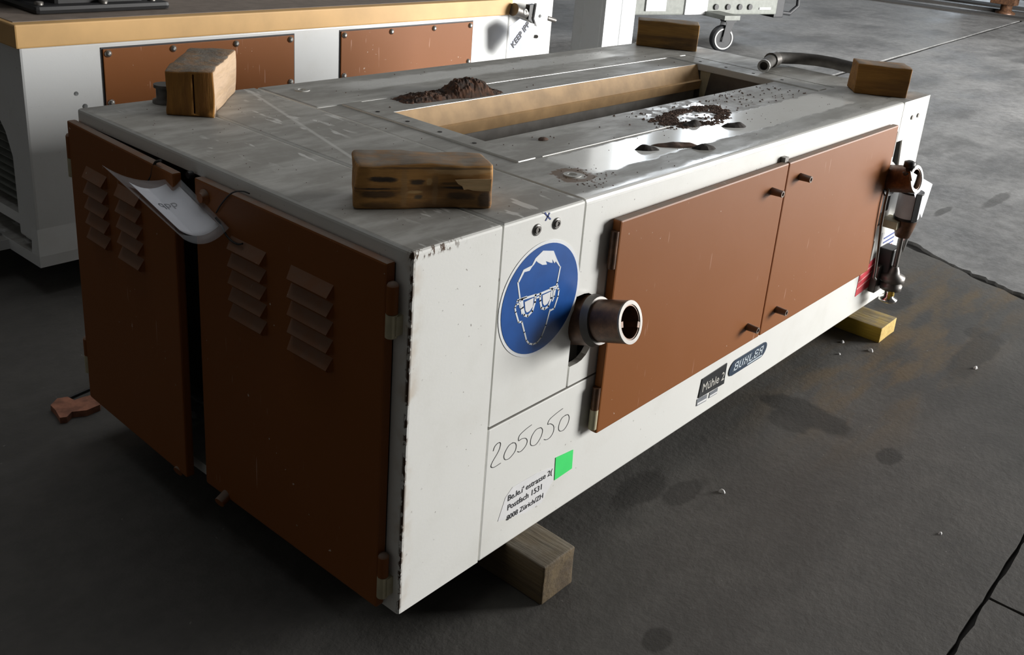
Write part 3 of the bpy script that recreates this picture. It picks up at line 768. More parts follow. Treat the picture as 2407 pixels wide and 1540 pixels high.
for ch in 'BUHLER':
    wl_ = lw * .84; th_ = lw * .155; tt = hh_ * .13; a_ = lx; b_ = lx + wl_
    for k in LT[ch]:
        if k == 'V0': bar(a_ + th_ * .4, a_ + th_ * 1.5, z0_, z1_)
        if k == 'V1': bar(b_ - th_ * 1.5, b_ - th_ * .4, z0_, z1_)
        if k == 'VR': bar(b_ - th_, b_, z0_ + tt * .4, z0_ + hh_ * .48); bar(b_ - th_ * 1.1, b_ - th_ * .1, z0_ + hh_ * .55, z1_ - tt * .4)
        if k == 'VT': bar(b_ - th_ * 1.1, b_ - th_ * .1, z0_ + hh_ * .5, z1_ - tt * .4)
        if k == 'G': bar(b_ - th_ * 1.4, b_ - th_ * .3, z0_, z0_ + hh_ * .48); bar(b_ - th_ * 1.6, b_ + th_ * .1, z0_, z0_ + tt)
        if k == 'T': bar(a_, b_ - th_ * .3, z1_ - tt, z1_)
        if k == 'M': bar(a_ + th_ * .5, b_ - th_ * .6, z0_ + hh_ * .44, z0_ + hh_ * .58)
        if k == 'D': bar(a_, b_ - (th_ * .3 if ch != 'U' else th_ * .5), z0_, z0_ + tt)
        if k == 'S0': bar(a_, a_ + th_ * 2, z1_ - tt, z1_)
        if k == 'S1': bar(b_ - th_ * 2, b_, z1_ - tt, z1_)
        if k == 'F0': bar(a_, a_ + th_ * 2, z0_, z0_ + tt)
        if k == 'F1': bar(b_ - th_ * 2, b_, z0_, z0_ + tt)
        if k == 'K': bar(b_ - th_, b_, z0_, z0_ + hh_ * .30)
        if k == 'J': bar(b_ - th_, b_ - th_ * .1, z1_ - hh_ * .30, z1_)
    lx += lw
bar(bx0 + .085, bx1 - .018, bz0 + .0035, bz0 + .0065)
m.build('badge_lettering', 'badge_white', badge, fix=True)
# warning labels by the far corner
rl = flat([(2023, 635), (2068, 596), (2054, 664), (2009, 698)], 'red', 'red_label', mill)
for k in range(3):
    a, b = front(2022 - k * 4, 648 + k * 16, -.0011), front(2055 - k * 4, 620 + k * 16, -.0011)
    m = MB(); m.stroke([a, b], .0035); m.build('label_print', 'red_text', rl, fix=True)
wl2 = flat([(2074, 548), (2114, 540), (2106, 578), (2080, 600), (2064, 610)], 'label', 'white_label', mill)
for k in range(3):
    m = MB(); m.stroke([front(2078 - k * 2, 561 + k * 10, -.0011), front(2103 - k * 2, 546 + k * 10, -.0011)], .005); m.build('label_print', 'pen_blue', wl2, fix=True)
flat([(2075, 582), (2097, 572), (2094, 582), (2073, 594)], 'red', 'red_label', mill, .0012)

# ------------------------------------------------------------------ timber under and on the mill
def timber(name, c, size, rotz, z0, mat, label, cat, bevel=.003, wob=.004, end=None, group=None, lift=()):
    """sawn block; size = (length, depth, height); slightly uneven, subdivided faces"""
    r = empty(name, (c[0], c[1], z0)); r.rotation_euler.z = rotz; tag(r, label, cat, group)
    lx_, ly_, lz_ = size
    def ticks(h):
        k = max(2, min(14, int(2 * h / .018))); r_ = bevel
        return [-h, -h + r_ * .45, -h + r_] + [-h + r_ + (2 * h - 2 * r_) * i / k for i in range(1, k)] + [h - r_, h - r_ * .45, h]
    hs = (lx_ / 2, ly_ / 2, lz_ / 2); bm = bmesh.new()
    for ax in range(3):
        u_, v_ = (ax + 1) % 3, (ax + 2) % 3; tu, tv = ticks(hs[u_]), ticks(hs[v_])
        for sg in (-1, 1):
            g_ = []
            for a in tu:
                row = []
                for b in tv:
                    p = [0, 0, 0]; p[ax] = sg * hs[ax]; p[u_] = a; p[v_] = b
                    inn = Vector([max(-h + bevel, min(h - bevel, c_)) for c_, h in zip(p, hs)]); d = Vector(p) - inn
                    row.append(bm.verts.new(inn + d.normalized() * bevel + Vector((0, 0, hs[2]))))
                g_.append(row)
            for i in range(len(tu) - 1):
                for j in range(len(tv) - 1):
                    q = (g_[i][j], g_[i + 1][j], g_[i + 1][j + 1], g_[i][j + 1]); f = bm.faces.new(q if sg > 0 else q[::-1]); f.smooth = True
    bmesh.ops.remove_doubles(bm, verts=bm.verts, dist=1e-6)
    sd_ = R.random() * 50
    for v in bm.verts:
        q = v.co * 14 + Vector((sd_, 0, 0)); k = mnoise.noise(q) * wob + mnoise.noise(q * 4) * wob * .35
        e_ = Vector((mnoise.noise(q), mnoise.noise(q + Vector((31, 7, 3))), mnoise.noise(q + Vector((5, 57, 11))))) * wob
        e_ += Vector((mnoise.noise(q * 4), mnoise.noise(q * 4 + Vector((9, 1, 4))), mnoise.noise(q * 4 + Vector((2, 8, 6))))) * wob * .3
        if v.co.z < .004: e_.z = 0
        v.co += e_
    me = bpy.data.meshes.new('timber_body'); bm.to_mesh(me); bm.free(); me.materials.append(M[mat])
    if end:
        me.materials.append(M[end[1]])
        for p in me.polygons:
            if p.normal.dot(Vector(end[0])) > .7: p.material_index = 1
    o = bpy.data.objects.new('timber_body', me); col.objects.link(o); o.parent = r
    return r
ZT = ZB + H
g4 = None
b1 = timber('timber_block', (.2075, .819), (.216, .084, .085), math.atan2(.155, .15), ZT, 'wood_a', 'wooden block with honey-brown split end and pale sides, set askew on the mill corner', 'wood block', .004, .006, ((0, -1, 0), 'wood_end'))
rot_, b1.rotation_euler.z = b1.rotation_euler.z, 0
cut(b1.children[0], [MB().box(-.13, -.085, -.0105, -.0075, .006, .079)]); b1.rotation_euler.z = rot_
fx = Vector((.2096 - .0468, .059 - .1731, 0)); an = math.atan2(fx.y, fx.x); nb = Vector((-math.sin(an), math.cos(an), 0))
cb = (Vector((.0468, .1731, 0)) + Vector((.2096, .059, 0))) / 2 + nb * .040
b2 = timber('timber_block', cb, (.199, .080, .069), an, ZT, 'wood_b', 'charred battered wooden block with a fresh pale splinter scar near a sheet seam', 'wood block', .006, .005)
m = MB()
def bp(x, z): return Vector((x, -.0425, z))
m.prism([bp(*q) for q in ((.044, .0475), (.060, .0485), (.0985, .049), (.0985, .030), (.085, .030), (.072, .031), (.064, .033), (.058, .032), (.055, .038), (.049, .041))], (0, -.0015, 0)); m.build('splinter_scar', 'wood_fresh', b2, fix=True)
fx = Vector((1.8069 - 1.7272, .0192 - .1381, 0)); an = math.atan2(fx.y, fx.x); nb = Vector((-math.sin(an), math.cos(an), 0))
cb = (Vector((1.7272, .1381, 0)) + Vector((1.8069, .0192, 0))) / 2 + nb * .046
timber('timber_block', cb, (.143, .092, .080), an, ZT, 'wood_c', 'short amber wooden block beside the black hose end on the far corner', 'wood block', .003, .003)
fx = Vector((1.8252 - 1.7154, .7013 - .8539, 0)); an = math.atan2(fx.y, fx.x); nb = Vector((-math.sin(an), math.cos(an), 0))
cb = (Vector((1.7154, .8539, 0)) + Vector((1.8252, .7013, 0))) / 2 + nb * .035
timber('timber_block', cb, (.188, .070, .081), an, ZT, 'wood_d', 'dark brown wooden block with a yellow stain, before the caster wheel', 'wood block', .003, .003)
timber('timber_bearer', (.286, .43), (.084, 1.04, .0785), 0, 0, 'wood_e', 'weathered grey square timber under the end cabinet of the mill', 'timber', .004, .002)
timber('timber_bearer', (1.795, .40), (.114, .95, .045), 0, 0, 'wood_y', 'flat bright yellow timber under the far end of the mill', 'timber', .002, .001, ((0, -1, 0), 'wood_y_end'))
o = MB().box(1.75, 1.84, .16, .80, .044, ZB + .001).build('packing_board', 'wood_e'); tag(o, 'grey packing board lying on the flat yellow timber', 'board')

# ------------------------------------------------------------------ tag hanging on the louvred doors
def patch(c00, c10, c01, c11, sag):
    c = [Vector(k) for k in (c00, c10, c01, c11)]
    def f(s_, t_):
        p = c[0] * (1 - s_) * (1 - t_) + c[1] * s_ * (1 - t_) + c[2] * (1 - s_) * t_ + c[3] * s_ * t_
        p = p + Vector((0, 0, -4 * sag * t_ * (1 - t_))); return p
    return f
def sheet(f, n, k, th):
    m = MB(); vs = [f(i / n, j / k) for i in range(n + 1) for j in range(k + 1)]
    nn = len(vs); vs += [v + Vector((0, 0, -th)) for v in vs]
    fs = []
    idx = lambda i, j: i * (k + 1) + j
    for i in range(n):
        for j in range(k):
            q = (idx(i, j), idx(i + 1, j), idx(i + 1, j + 1), idx(i, j + 1)); fs.append(q); fs.append(tuple(nn + x for x in reversed(q)))
    ring_ = [idx(i, 0) for i in range(n + 1)] + [idx(n, j) for j in range(1, k + 1)] + [idx(i, k) for i in range(n - 1, -1, -1)] + [idx(0, j) for j in range(k - 1, 0, -1)]
    for a, b in zip(ring_, ring_[1:] + ring_[:1]): fs.append((a, nn + a, nn + b, b))
    m.add(vs, fs, True); return m
tg = empty('laminated_tag', (0, 0, ZB)); tag(tg, 'curled laminated paper tag wired to the louvred doors of the mill', 'tag')
X_ = lambda x, u, v: at(0, x, u, v)
fp = patch(X_(-.024, 405, 422), X_(-.024, 515, 530), X_(-.090, 303, 428), X_(-.090, 422, 541), .013)
sheet(fp, 12, 12, .0004).build('paper_sheet', 'paper', tg, fix=True)
ff = patch(X_(-.021, 416, 411), X_(-.021, 538, 533), X_(-.100, 240, 386), X_(-.098, 432, 560), .016)
sheet(lambda s_, t_: ff(s_, t_) + Vector((0, 0, -.0016)), 12, 12, .0003).build('plastic_film', 'film', tg, fix=True)
text('dbb', .30, lambda x, y, h: fp(.34 + y * .55, .75 - x * 1.0) + Vector((0, 0, .0006)), 'faint', 'faint_lettering', tg)
def wirepath(px, x, r=.0012): return MB().tube([X_(x if not isinstance(x, list) else x[i], *q) for i, q in enumerate(curve(px, 4))] if not isinstance(x, list) else [X_(a, *q) for a, q in zip(x, px)], r, 6)
wirepath([(508, 500), (520, 480), (537, 460), (552, 451), (572, 450), (586, 455)], -.021).build('hanging_wire', 'wire', tg)
wirepath([(507, 512), (520, 528), (530, 550), (545, 567), (560, 574), (570, 573)], -.024, .0016).build('hanging_wire', 'wire', tg)
wirepath([(378, 378), (366, 381), (360, 395), (357, 412), (350, 424)], -.030, .0024).build('wire_hook', 'wire', tg)
# tag at the far shaft
ft = empty('paper_tag', (0, 0, ZB)); tag(ft, 'bent white paper tag hanging at the far shaft end', 'tag')
m = MB(); q = [at(1, -.10, 2140, 402), at(1, -.04, 2192, 433), at(1, -.045, 2166, 512), at(1, -.075, 2150, 460)]
m.add(q + [x + Vector((.0006, .0004, 0)) for x in q], [(0, 1, 3), (1, 2, 3), (4, 7, 5), (5, 7, 6), (0, 4, 5, 1), (1, 5, 6, 2), (2, 6, 7, 3), (3, 7, 4, 0)])
m.build('paper_sheet', 'paper', ft, fix=True)
MB().tube([(1.742, -.052, .452), (1.725, -.075, .455), at(1, -.10, 2142, 404)], .001, 6).build('hanging_wire', 'wire', ft)

# ------------------------------------------------------------------ dirt on the deck
def lump(name, cx, cy, lx_, ly_, h, rot, mat, label, seed=0, z=ZT, cat='clod', group=None, n=18, rough=.5):
    m = MB(); rows = []
    vs = [(0, 0, h)]; fs = []
    K = 7
    for j in range(1, K + 1):
        for i in range(n):
            t = 2 * math.pi * i / n; r_ = j / K
            e = 1 + .30 * mnoise.noise(Vector((math.cos(t) * 1.4 + seed, math.sin(t) * 1.4, seed)))
            x, y = math.cos(t) * lx_ * r_ * e, math.sin(t) * ly_ * r_ * e
            zz = h * (1 - r_ ** 2.6) * (1 + 1.5 * rough * mnoise.noise(Vector((x * 45 + seed, y * 45, 3)))) + h * .25 * rough * mnoise.noise(Vector((x * 150, y * 150, seed))) * (1 - r_)
            vs.append((x, y, max(0, zz) if j < K else -.0003))
    for i in range(n): fs.append((0, 1 + i, 1 + (i + 1) % n))
    for j in range(K - 1):
        for i in range(n):
            a, b = 1 + j * n + i, 1 + j * n + (i + 1) % n; fs.append((a, a + n, b + n, b))
    fs.append(tuple(1 + (K - 1) * n + i for i in range(n))[::-1])
    m.add(vs, fs); o = m.build(name, mat, fix=True); o.location = (cx, cy, z); o.rotation_euler.z = rot
    tag(o, label, cat, group); return o
# long rusty heap beside the slot
m = MB(); nx, ny = 70, 26; x0, x1, y0, y1 = .545, .860, .592, .702; vs = []
for i in range(nx + 1):
    for j in range(ny + 1):
        s_, t_ = i / nx, j / ny; x, y = x0 + (x1 - x0) * s_, y0 + (y1 - y0) * t_
        cyy = .655 - .03 * s_; wv = .038 + .012 * mnoise.noise(Vector((x * 14, 1, 0))); 
        prof = max(0, 1 - abs((y - cyy) / wv) ** 2.6) * max(0, min(1, s_ * 7)) * max(0, min(1, (1 - s_) * 5))
        hump = .010 + .024 * math.exp(-((x - .745) / .050) ** 4) + .004 * math.exp(-((x - .64) / .04) ** 2)
        hz = prof * hump * (1 + .30 * mnoise.noise(Vector((x * 45, y * 45, 0)))) + .006 * prof * mnoise.noise(Vector((x * 190, y * 190, 5)))
        vs.append((x, y, hz * 1.1 - .0045))
m.add(vs, [(i * (ny + 1) + j, (i + 1) * (ny + 1) + j, (i + 1) * (ny + 1) + j + 1, i * (ny + 1) + j + 1) for i in range(nx) for j in range(ny)])
o = m.build('dirt_heap', 'dirt'); o.location.z = ZT; tag(o, 'long heap of rusty brown dirt along the slot of the mill', 'dirt')
lab = 'small dark clod of dirt lying on the wiped glossy strip of the deck'
lump('dirt_clod', .7194, .1195, .026, .010, .009, -.55, 'dirt_dark', lab, 1, group='clods on the glossy strip')
lump('dirt_clod', .829, .060, .026, .012, .009, -.5, 'dirt_dark', lab, 2, group='clods on the glossy strip')
lump('dirt_clod', 1.057, .120, .034, .010, .009, -.5, 'dirt_dark', lab, 3, group='clods on the glossy strip')
lump('dirt_clod', .800, .103, .058, .016, .006, -.5, 'crumb', 'flat brown flake of dirt lying on the wiped glossy strip', 4)
lump('dirt_clod', .975, .180, .028, .012, .010, -.3, 'dirt_dark', 'dark clod of dirt at the edge of the crumb patch', 5)
lump('dirt_clod', .598, .282, .012, .009, .004, .2, 'crumb', 'tiny brown dirt spot near the slot rail corner', 6)
# crumb patch
m = MB(); 
def crumb(x, y, r_, h):
    a = R.random() * 6.3; vs = [(x + r_ * math.cos(a + k * 1.257) * R.uniform(.6, 1.2), y + r_ * math.sin(a + k * 1.257) * R.uniform(.6, 1.2), -.0005) for k in range(5)] + [(x, y, h)]
    m.add(vs, [(k, (k + 1) % 5, 5) for k in range(5)])
n_c = 0
while n_c < 1100:
    u_, v_ = R.uniform(-1.35, 1.35), R.uniform(-1.35, 1.35); rr_ = math.hypot(u_, v_)
    x, y = 1.055 + .115 * u_, .222 + .050 * v_ + .012 * u_
    k_ = mnoise.noise(Vector((x * 22, y * 40, 0))) + mnoise.noise(Vector((x * 60, y * 90, 4))) * .5
    want = math.exp(-((rr_ - .95) / .33) ** 2) * 1.1 - .35 + k_ * .9
    if y < .148 or want < R.random() * .7: continue
    crumb(x, y, R.uniform(.002, .0075), R.uniform(.0008, .0035)); n_c += 1
for k in range(140):
    crumb(R.uniform(.85, 1.6), R.uniform(.2, .33), R.uniform(.0015, .004), R.uniform(.0008, .0025))
for k in range(120):
    x, y = R.uniform(.5, 1.65), R.choice([R.uniform(.02, .33), R.uniform(.6, .87)]); crumb(x, y, R.uniform(.001, .0028), R.uniform(.0006, .002))
for k in range(70):
    x = R.gauss(.47, .035); y = R.gauss(.07, .03)
    if (x - .459) ** 2 + (y - .0974) ** 2 > .02 ** 2 and .012 < y < .19 and x > .38: crumb(x, y, R.uniform(.001, .004), .0012)
for k in range(90):
    x, y = R.uniform(.02, .40), R.uniform(.03, .86)
    if abs(x - .1775) > .006 and abs(x - .374) > .006: crumb(x, y, R.uniform(.0008, .002), .001)
o = m.build('dirt_crumbs', 'crumb'); o.location.z = ZT; tag(o, 'brown dirt crumbs strewn over the deck of the mill', 'dirt', kind='stuff')
# black hose beside the far block
hp = [at(2, .625, *q) for q in ((1797, 152), (1812, 140), (1835, 134))] + [at(2, .622, *q) for q in ((1880, 138), (1920, 142), (1960, 149), (2004, 160), (2020, 164))]
hp = [Vector((p.x, p.y, .6 + .0225)) for p in hp]
hr = empty('rubber_hose', (0, 0, ZB)); tag(hr, 'short bent black rubber hose lying beside the amber wooden block', 'hose')
MB().tube([Vector(q) for q in [hp[0]] + [hp[i].lerp(hp[i + 1], t) for i in range(len(hp) - 1) for t in (.5, 1)]], .0175, 14).build('hose_tube', 'hose', hr)
MB().cyl(hp[1], hp[1].lerp(hp[2], .45), .0225, n=14).build('hose_clamp', 'dull_steel', hr)
MB().pipe(hp[0], hp[0] + (hp[0] - hp[1]).normalized() * .012, .0178, .012, 14).build('hose_end', 'grey_light', hr)
# small metal fitting behind the first block
p = at(2, .6, 372, 240)
m = MB(); m.lathe((0, 0, 0), [(.024, 0), (.024, .006), (.017, .009), (.017, .028), (.021, .03), (.021, .036)], n=20)
o = m.build('pipe_fitting', 'dull_steel'); o.location = (p.x + .01, p.y - .01, ZT); tag(o, 'small grey flanged pipe fitting behind the honey-brown block', 'fitting')

# ------------------------------------------------------------------ second machine behind
mb = empty('second_machine', (0, 0, ZB)); tag(mb, 'white machine with ochre board top and orange-brown screwed panels', 'machine')
BX, BY, BZ = .213, 1.60, .565
body2 = MB().box(BX, 1.955, BY, BY + .10, .06, BZ).build('front_panel', 'white_back', mb, bevel=.006)
m = MB()
m.box(BX, 1.955, 2.35, 2.45, .06, BZ); m.box(BX + .3, 1.955, BY + .1, 2.4, .06, BZ)
m.build('body', 'white_back', mb, bevel=.006)
m = MB(); m.box(BX - .005, 1.955, BY - .012, 2.46, 0, .030)
m.add([(BX, BY, .10), (1.955, BY, .10), (1.955, BY - .012, .028), (BX - .005, BY - .012, .028), (BX, BY + .03, .10), (1.955, BY + .03, .10), (1.955, BY + .03, .028), (BX - .005, BY + .03, .028)], [(0, 3, 2, 1), (0, 4, 7, 3), (4, 5, 6, 7)])
m.build('base_plinth', 'white_back', mb)
MB().box(1.957, 2.21, BY, 2.45, .0, .63).build('end_section', 'white', mb, bevel=.006)
bd = MB().box(BX - .012, 1.957, BY - .014, 2.47, BZ, .622).build('board_top', 'board', mb, bevel=.004)
MB().box(BX + .0, 1.95, BY + .02, 2.45, .620, .6235).build('board_dust', 'board_top', bd)
for x0, x1, sx in ((.414, .997, (.427, .607, .800, .984)), (1.174, 1.762, (1.187, 1.380, 1.572, 1.748))):
    pn = MB().box(x0, x1, BY - .005, BY + .002, .395, .548).build('panel', 'orange_back', mb, bevel=.0015)
    MB().box(x0 - .004, x1 + .004, BY - .0015, BY + .002, .391, .552).build('panel_gasket', 'ink', mb)
    for sz in (.536, .408):
        for x in (sx if sz > .5 else (sx[0], sx[-1])):
            o = MB().lathe((x, BY - .004, sz), [(.0095, 0), (.0095, .0025), (.0065, .006), (.003, .0075)], (0, -1, 0), 16).build('screw', 'steel', pn)
holes2 = []
for x, z, r_ in ((.34, .44, .006), (.36, .405, .007), (.405, .215, .012), (.415, .165, .006)):
    holes2.append(MB().cyl((x, BY - .02, z), (x, BY + .06, z), r_, n=16))
cut(body2, holes2)
# side flange and slatted grille on its end
m = MB(); pts = [(BY + .02, .06), (BY + .02, BZ), (2.2, BZ), (2.2, .36), (BY + .155, .36), (BY + .125, .33), (BY + .075, .22), (BY + .07, .06)]
m.prism([(BX + .001, a, b) for a, b in pts], (.012, 0, 0)); m.build('side_flange', 'white_back', mb, fix=True)
MB().box(BX + .10, BX + .12, BY + .1, 2.35, .06, BZ).build('grille_back', 'void', mb)
for k in range(11):
    z = .345 - k * .0215
    m = MB(); m.hexa([(BX + .03, BY + .08, z), (BX + .06, BY + .08, z + .011), (BX + .06, 2.30, z + .011), (BX + .03, 2.30, z)], [(BX + .03, BY + .08, z + .003), (BX + .06, BY + .08, z + .014), (BX + .06, 2.30, z + .014), (BX + .03, 2.30, z + .003)])
    m.build('grille_slat', 'grey_frame', mb, fix=True)
MB().box(BX + .015, BX + .09, BY + .075, 2.33, .075, .105).build('grille_sill', 'white_back', mb)
MB().box(.14, .205, 1.80, 1.86, .025, .055).build('floor_lug', 'white_back', mb, bevel=.004)
MB().box(.10, .30, 1.76, 2.1, .0, .026).build('floor_lug', 'white_back', mb)
for x in (.55, 1.75):
    o = MB().box(x, x + .09, 1.66, 2.42, 0, ZB + .001).build('timber_bearer', 'wood_e'); tag(o, 'grey timber bearer in the dark under the second machine', 'timber', 'bearers under the second machine')
# fittings on the narrow end section
fx2 = empty('valve_lever'); fx2.parent = mb
def bk(u, v, y=1.57): return at(1, y, u, v)
p = bk(1212, 24); q = bk(1262, 42)
m = MB(); m.cyl(p, q, .020, .024, 18); m.cyl(p + (p - q).normalized() * .012, p, .024, n=18); m.build('lever_barrel', 'dull_steel', fx2)
c_ = bk(1236, 28, 1.548); m = MB(); m.pipe((c_.x, c_.y, c_.z), (c_.x, c_.y + .006, c_.z), .0105, .006, 18); m.build('lever_ring', 'grey_light', fx2)
m = MB(); a = bk(1252, 10, 1.54); m.prism([bk(*k, 1.54) for k in ((1256, 44), (1262, 8), (1292, 14), (1283, 68), (1262, 62))], (0, .012, 0)); pl_ = m.build('dial_plate', 'label', fx2, fix=True)
c_ = bk(1270, 38, 1.538); MB().cyl((c_.x, c_.y, c_.z), (c_.x, c_.y + .003, c_.z), .006, n=12).build('dial_hub', 'black', pl_)
m = MB(); m.prism([bk(*k, 1.548) for k in ((1246, 12), (1260, 10), (1256, 56), (1242, 46))], (0, .02, 0)); m.build('dial_bracket', 'black', fx2, fix=True)
m = MB(); m.cyl(bk(1285, 42, 1.56), bk(1304, 48, 1.56), .009, n=12); m.build('lever_rod', 'dull_steel', fx2)
m = MB(); m.cyl(bk(1261, 86, 1.6), bk(1261, 86, 1.592), .007, n=12); m.build('stud', 'dull_steel', fx2)
m = MB(); m.prism([bk(*k, 1.533) for k in ((1197, 118), (1213, 132), (1262, 72), (1243, 52), (1222, 44), (1197, 62))], (0, .001, 0))
kt = m.build('paper_tag', plain('paper_bluish', (.50, .53, .63), .7, var=.03), fix=True); kt.location.z = ZB; tag(kt, 'white paper tag lettered KEEP IPP on the second machine', 'tag')
a, b = bk(1207, 113, 1.532), bk(1246, 58, 1.532); e1 = (b - a).normalized(); e2 = Vector((-e1.z, 0, e1.x)).normalized()
ll = (b - a).length
text('KEEP IPP', .034, lambda x, y, h: a + e1 * x + e2 * y + Vector((0, -.0005 - h, 0)), 'ink', 'tag_lettering', kt, width=ll, offset=.0006)
# dark gear on its board
gp = at(2, .622, 90, 25)
gr = empty('gearbox', (0, 0, ZB)); tag(gr, 'black greasy gearbox standing on the ochre board of the second machine', 'gearbox')
m = MB(); m.box(.36, .60, 1.72, 2.0, .6236, .78); m.box(.30, .66, 1.69, 2.04, .6236, .645); m.build('housing', 'black', gr, bevel=.012)
m = MB(); m.cyl((.34, 1.86, .72), (.26, 1.86, .72), .06, n=24); m.build('shaft_flange', 'rubber', gr)
for x, y in ((.32, 1.715), (.48, 1.705), (.62, 1.715)):
    MB().lathe((x, y, .644), [(.011, 0), (.011, .008), (.006, .010)], n=6).build('bolt', 'dull_steel', gr)
bc = MB().box(2.0, 2.20, BY - .005, 1.9, .631, .655).build('blue_folder', plain('pale_blue_card', (.30, .45, .72), .6)); bc.location.z = ZB; tag(bc, 'pale blue folder lying on the end section of the second machine', 'folder')

# ------------------------------------------------------------------ far things
pc = at(1, 2.5, 1412, 60); x0 = pc.x; dpt = at(0, x0, 1345, 60).y; x1 = at(1, 2.5, 1485, 60).x
cl = empty('sheet_metal_cabinet', (0, 0, 0)); tag(cl, 'tall narrow white sheet-metal cabinet with two door leaves behind the mill', 'cabinet')
MB().box(x0, x1, 2.5, dpt, .0, 2.4).build('cabinet_body', 'white_back', cl, bevel=.01)
xs = at(1, 2.498, 1452, 60).x
for a, b in ((x0 + .006, xs - .004), (xs + .004, x1 - .006)):
    MB().box(a, b, 2.482, 2.501, .02, 2.38).build('door', 'white_back', cl, bevel=.002)
ys = at(0, x0 - .001, 1366, 60).y
MB().box(x0 - .003, x0 + .001, ys - .004, ys + .004, .02, 2.38).build('side_seam', 'white_back', cl)
# grey trolley frame with caster
P, Q = at(2, .165, 1490, 36), at(2, .165, 1846, 34)
dx = (Q - P); ln = dx.length; an = math.atan2(dx.y, dx.x)
tr = empty('trolley', (P.x, P.y, 0)); tr.rotation_euler.z = an; tag(tr, 'grey steel trolley frame on black caster wheels across the hall', 'trolley')
zf = .165 + ZB
MB().box(0, ln * .93, 0, .9, zf, zf + .35).build('frame', 'grey_frame', tr, bevel=.01)
MB().box(ln * .93, ln, .02, .8, zf - .03, zf + .35).build('end_block', 'rubber', tr, bevel=.01)
MB().box(ln * .30, ln * .44, -.012, .0, zf + .005, zf + .14).build('notice_plate', 'label', tr)
MB().box(ln * .06, ln * .18, -.012, .0, zf + .03, zf + .14).build('notice_plate', 'grey_light', tr)
for k in (.50, .58, .66, .73):
    MB().cyl((ln * k, .0, zf + .06), (ln * k, -.015, zf + .06), .022, n=12).build('bolt', 'black', tr)
MB().box(ln * .80, ln * .88, -.008, 0, zf + .04, zf + .055).build('name_strip', 'label', tr)
m = MB(); m.tube([(ln, .1, zf + .22), (ln + .12, .1, zf + .24), (ln + .24, .1, zf + .16), (ln + .25, .1, zf + .05), (ln + .16, .1, zf - .01), (ln + .05, .1, zf)], .018, 8); m.build('cable_loop', 'rubber', tr)
g0 = ground(1692, 121)
wp = Matrix.Rotation(-an, 3, 'Z') @ (g0 - Vector((P.x, P.y, 0)))
def caster(x, y):
    cw = empty('caster', (x, y, 0)); cw.parent = tr; cw.rotation_euler.z = -an + math.radians(-28)
    rw = .098
    m = MB(); m.lathe((0, -.026, rw), [(rw - .022, 0), (rw - .004, .003), (rw, .014), (rw, .038), (rw - .004, .049), (rw - .022, .052)], (0, 1, 0), 36); m.build('tyre', 'rubber', cw)
    m = MB(); m.pipe((0, -.030, rw), (0, .030, rw), rw - .02, rw - .03, 32); m.cyl((0, -.02, rw), (0, .02, rw), rw - .028, n=28); m.cyl((0, -.034, rw), (0, .034, rw), .02, n=16); m.build('rim', 'grey_light', cw)
    m = MB()
    for s_ in (-1, 1):
        m.hexa([(-.02, s_ * .036, rw - .02), (.02, s_ * .036, rw - .02), (.02, s_ * .040, rw - .02), (-.02, s_ * .040, rw - .02)], [(.0, s_ * .036, .235), (.07, s_ * .036, .235), (.07, s_ * .040, .235), (.0, s_ * .040, .235)])
    m.box(-.01, .08, -.042, .042, .222, .245); m.build('fork', 'rubber', cw, fix=True)
caster(wp.x, wp.y)
# the trolley stands on the caster through a bracket and three more wheels out of view
MB().box(wp.x - .06, wp.x + .10, wp.y - .06, max(wp.y + .1, .15), .240, zf + .03 if zf > .24 else .27).build('caster_bracket', 'grey_frame', tr)
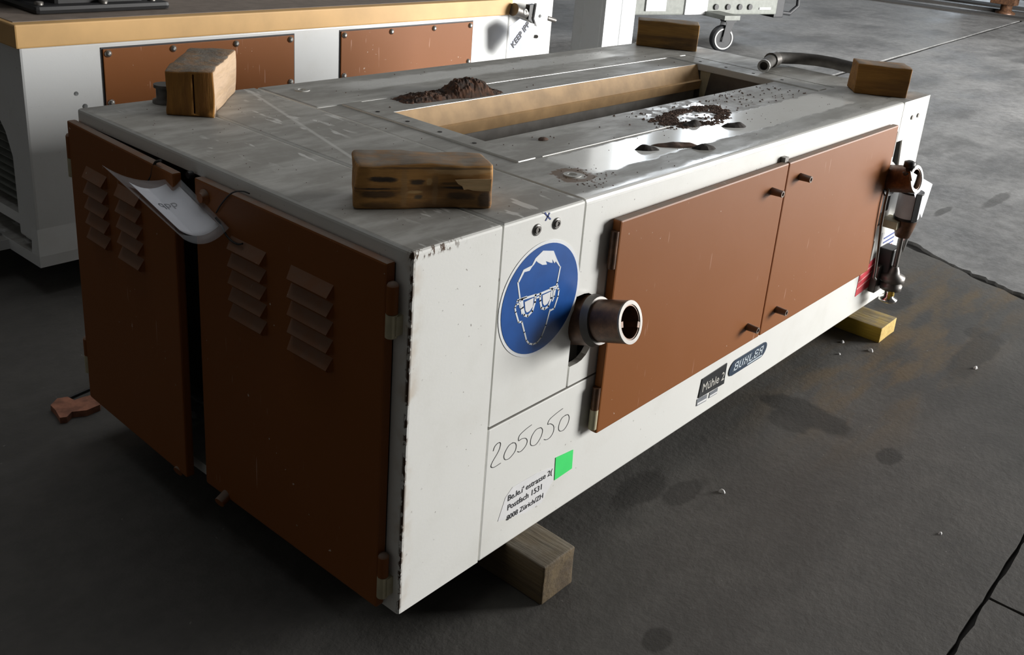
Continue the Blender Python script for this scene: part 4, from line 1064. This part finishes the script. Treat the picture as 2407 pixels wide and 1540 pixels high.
# rails across the floor and a machine foot
for k, (xa, wd_, hz) in enumerate(((11.65, .30, .02), (12.35, .10, .03), (13.2, .35, .02))):
    o = MB().box(-.5 * wd_, .5 * wd_, -2.5, 7.5, -.001, hz).build('floor_rail', 'joint'); o.location = (xa + .25, 2.5, 0); o.rotation_euler.z = math.radians(16)
    tag(o, ('wide flat dark steel strip set across the hall floor, nearer the trolley', 'narrow dark steel rail between two wide flat floor strips', 'wide flat dark steel strip beyond the narrow rail')[k], 'rail')
fp_ = ground(2362, 32)
fm = empty('press_stand', (fp_.x, fp_.y, 0)); tag(fm, 'dark rusty machine stand on a round foot beside the floor rails', 'stand')
MB().lathe((0, 0, 0), [(.12, 0), (.12, .02), (.07, .04), (.07, .22)], n=20).build('foot', 'rust', fm)
MB().box(-.18, 1.2, -.5, .5, .2, .9).build('stand_body', 'black', fm, bevel=.02)
MB().box(-.22, -.05, -.15, .15, .12, .6).build('stand_bracket', 'rust', fm, bevel=.01)

# ------------------------------------------------------------------ scraps on the floor
pts = [ground(u, v) for u, v in ((120, 966), (136, 950), (160, 946), (176, 954), (192, 948), (222, 940), (238, 950), (236, 965), (205, 978), (170, 982), (158, 994), (142, 996), (132, 978))]
m = MB(); m.prism([p + Vector((0, 0, .014)) for p in pts], (0, 0, -.0145)); o = m.build('broken_scrap', 'scrap', fix=True); tag(o, 'broken pinkish scrap of wood on the dark floor', 'scrap')
o = MB().tube([ground(135, 948, .004), ground(175, 930, .004), ground(214, 913, .004)], .0032, 6).build('black_stick', 'black'); tag(o, 'thin black stick lying by the pinkish scrap', 'stick')
for i, (u, v, r_) in enumerate(((1980, 805, .007), (2046, 825, .009), (1972, 833, .005), (2293, 866, .008), (2076, 745, .006), (1697, 1157, .008), (2210, 1255, .005))):
    p = ground(u, v)
    lab_ = {3: 'lone pale pebble on bare floor well away from the yellow timber', 5: 'pale pebble beside a dark oil stain along the mill side', 6: 'tiny pale pebble on bare dark floor near the long floor joint'}.get(i, 'small pale pebble on the floor beside the flat yellow timber')
    lump('pebble', p.x, p.y, r_, r_ * .7, r_ * .9, i, 'pebble', lab_, i + 20, 0, 'pebble', 'pale pebbles on the floor', 10, .3)
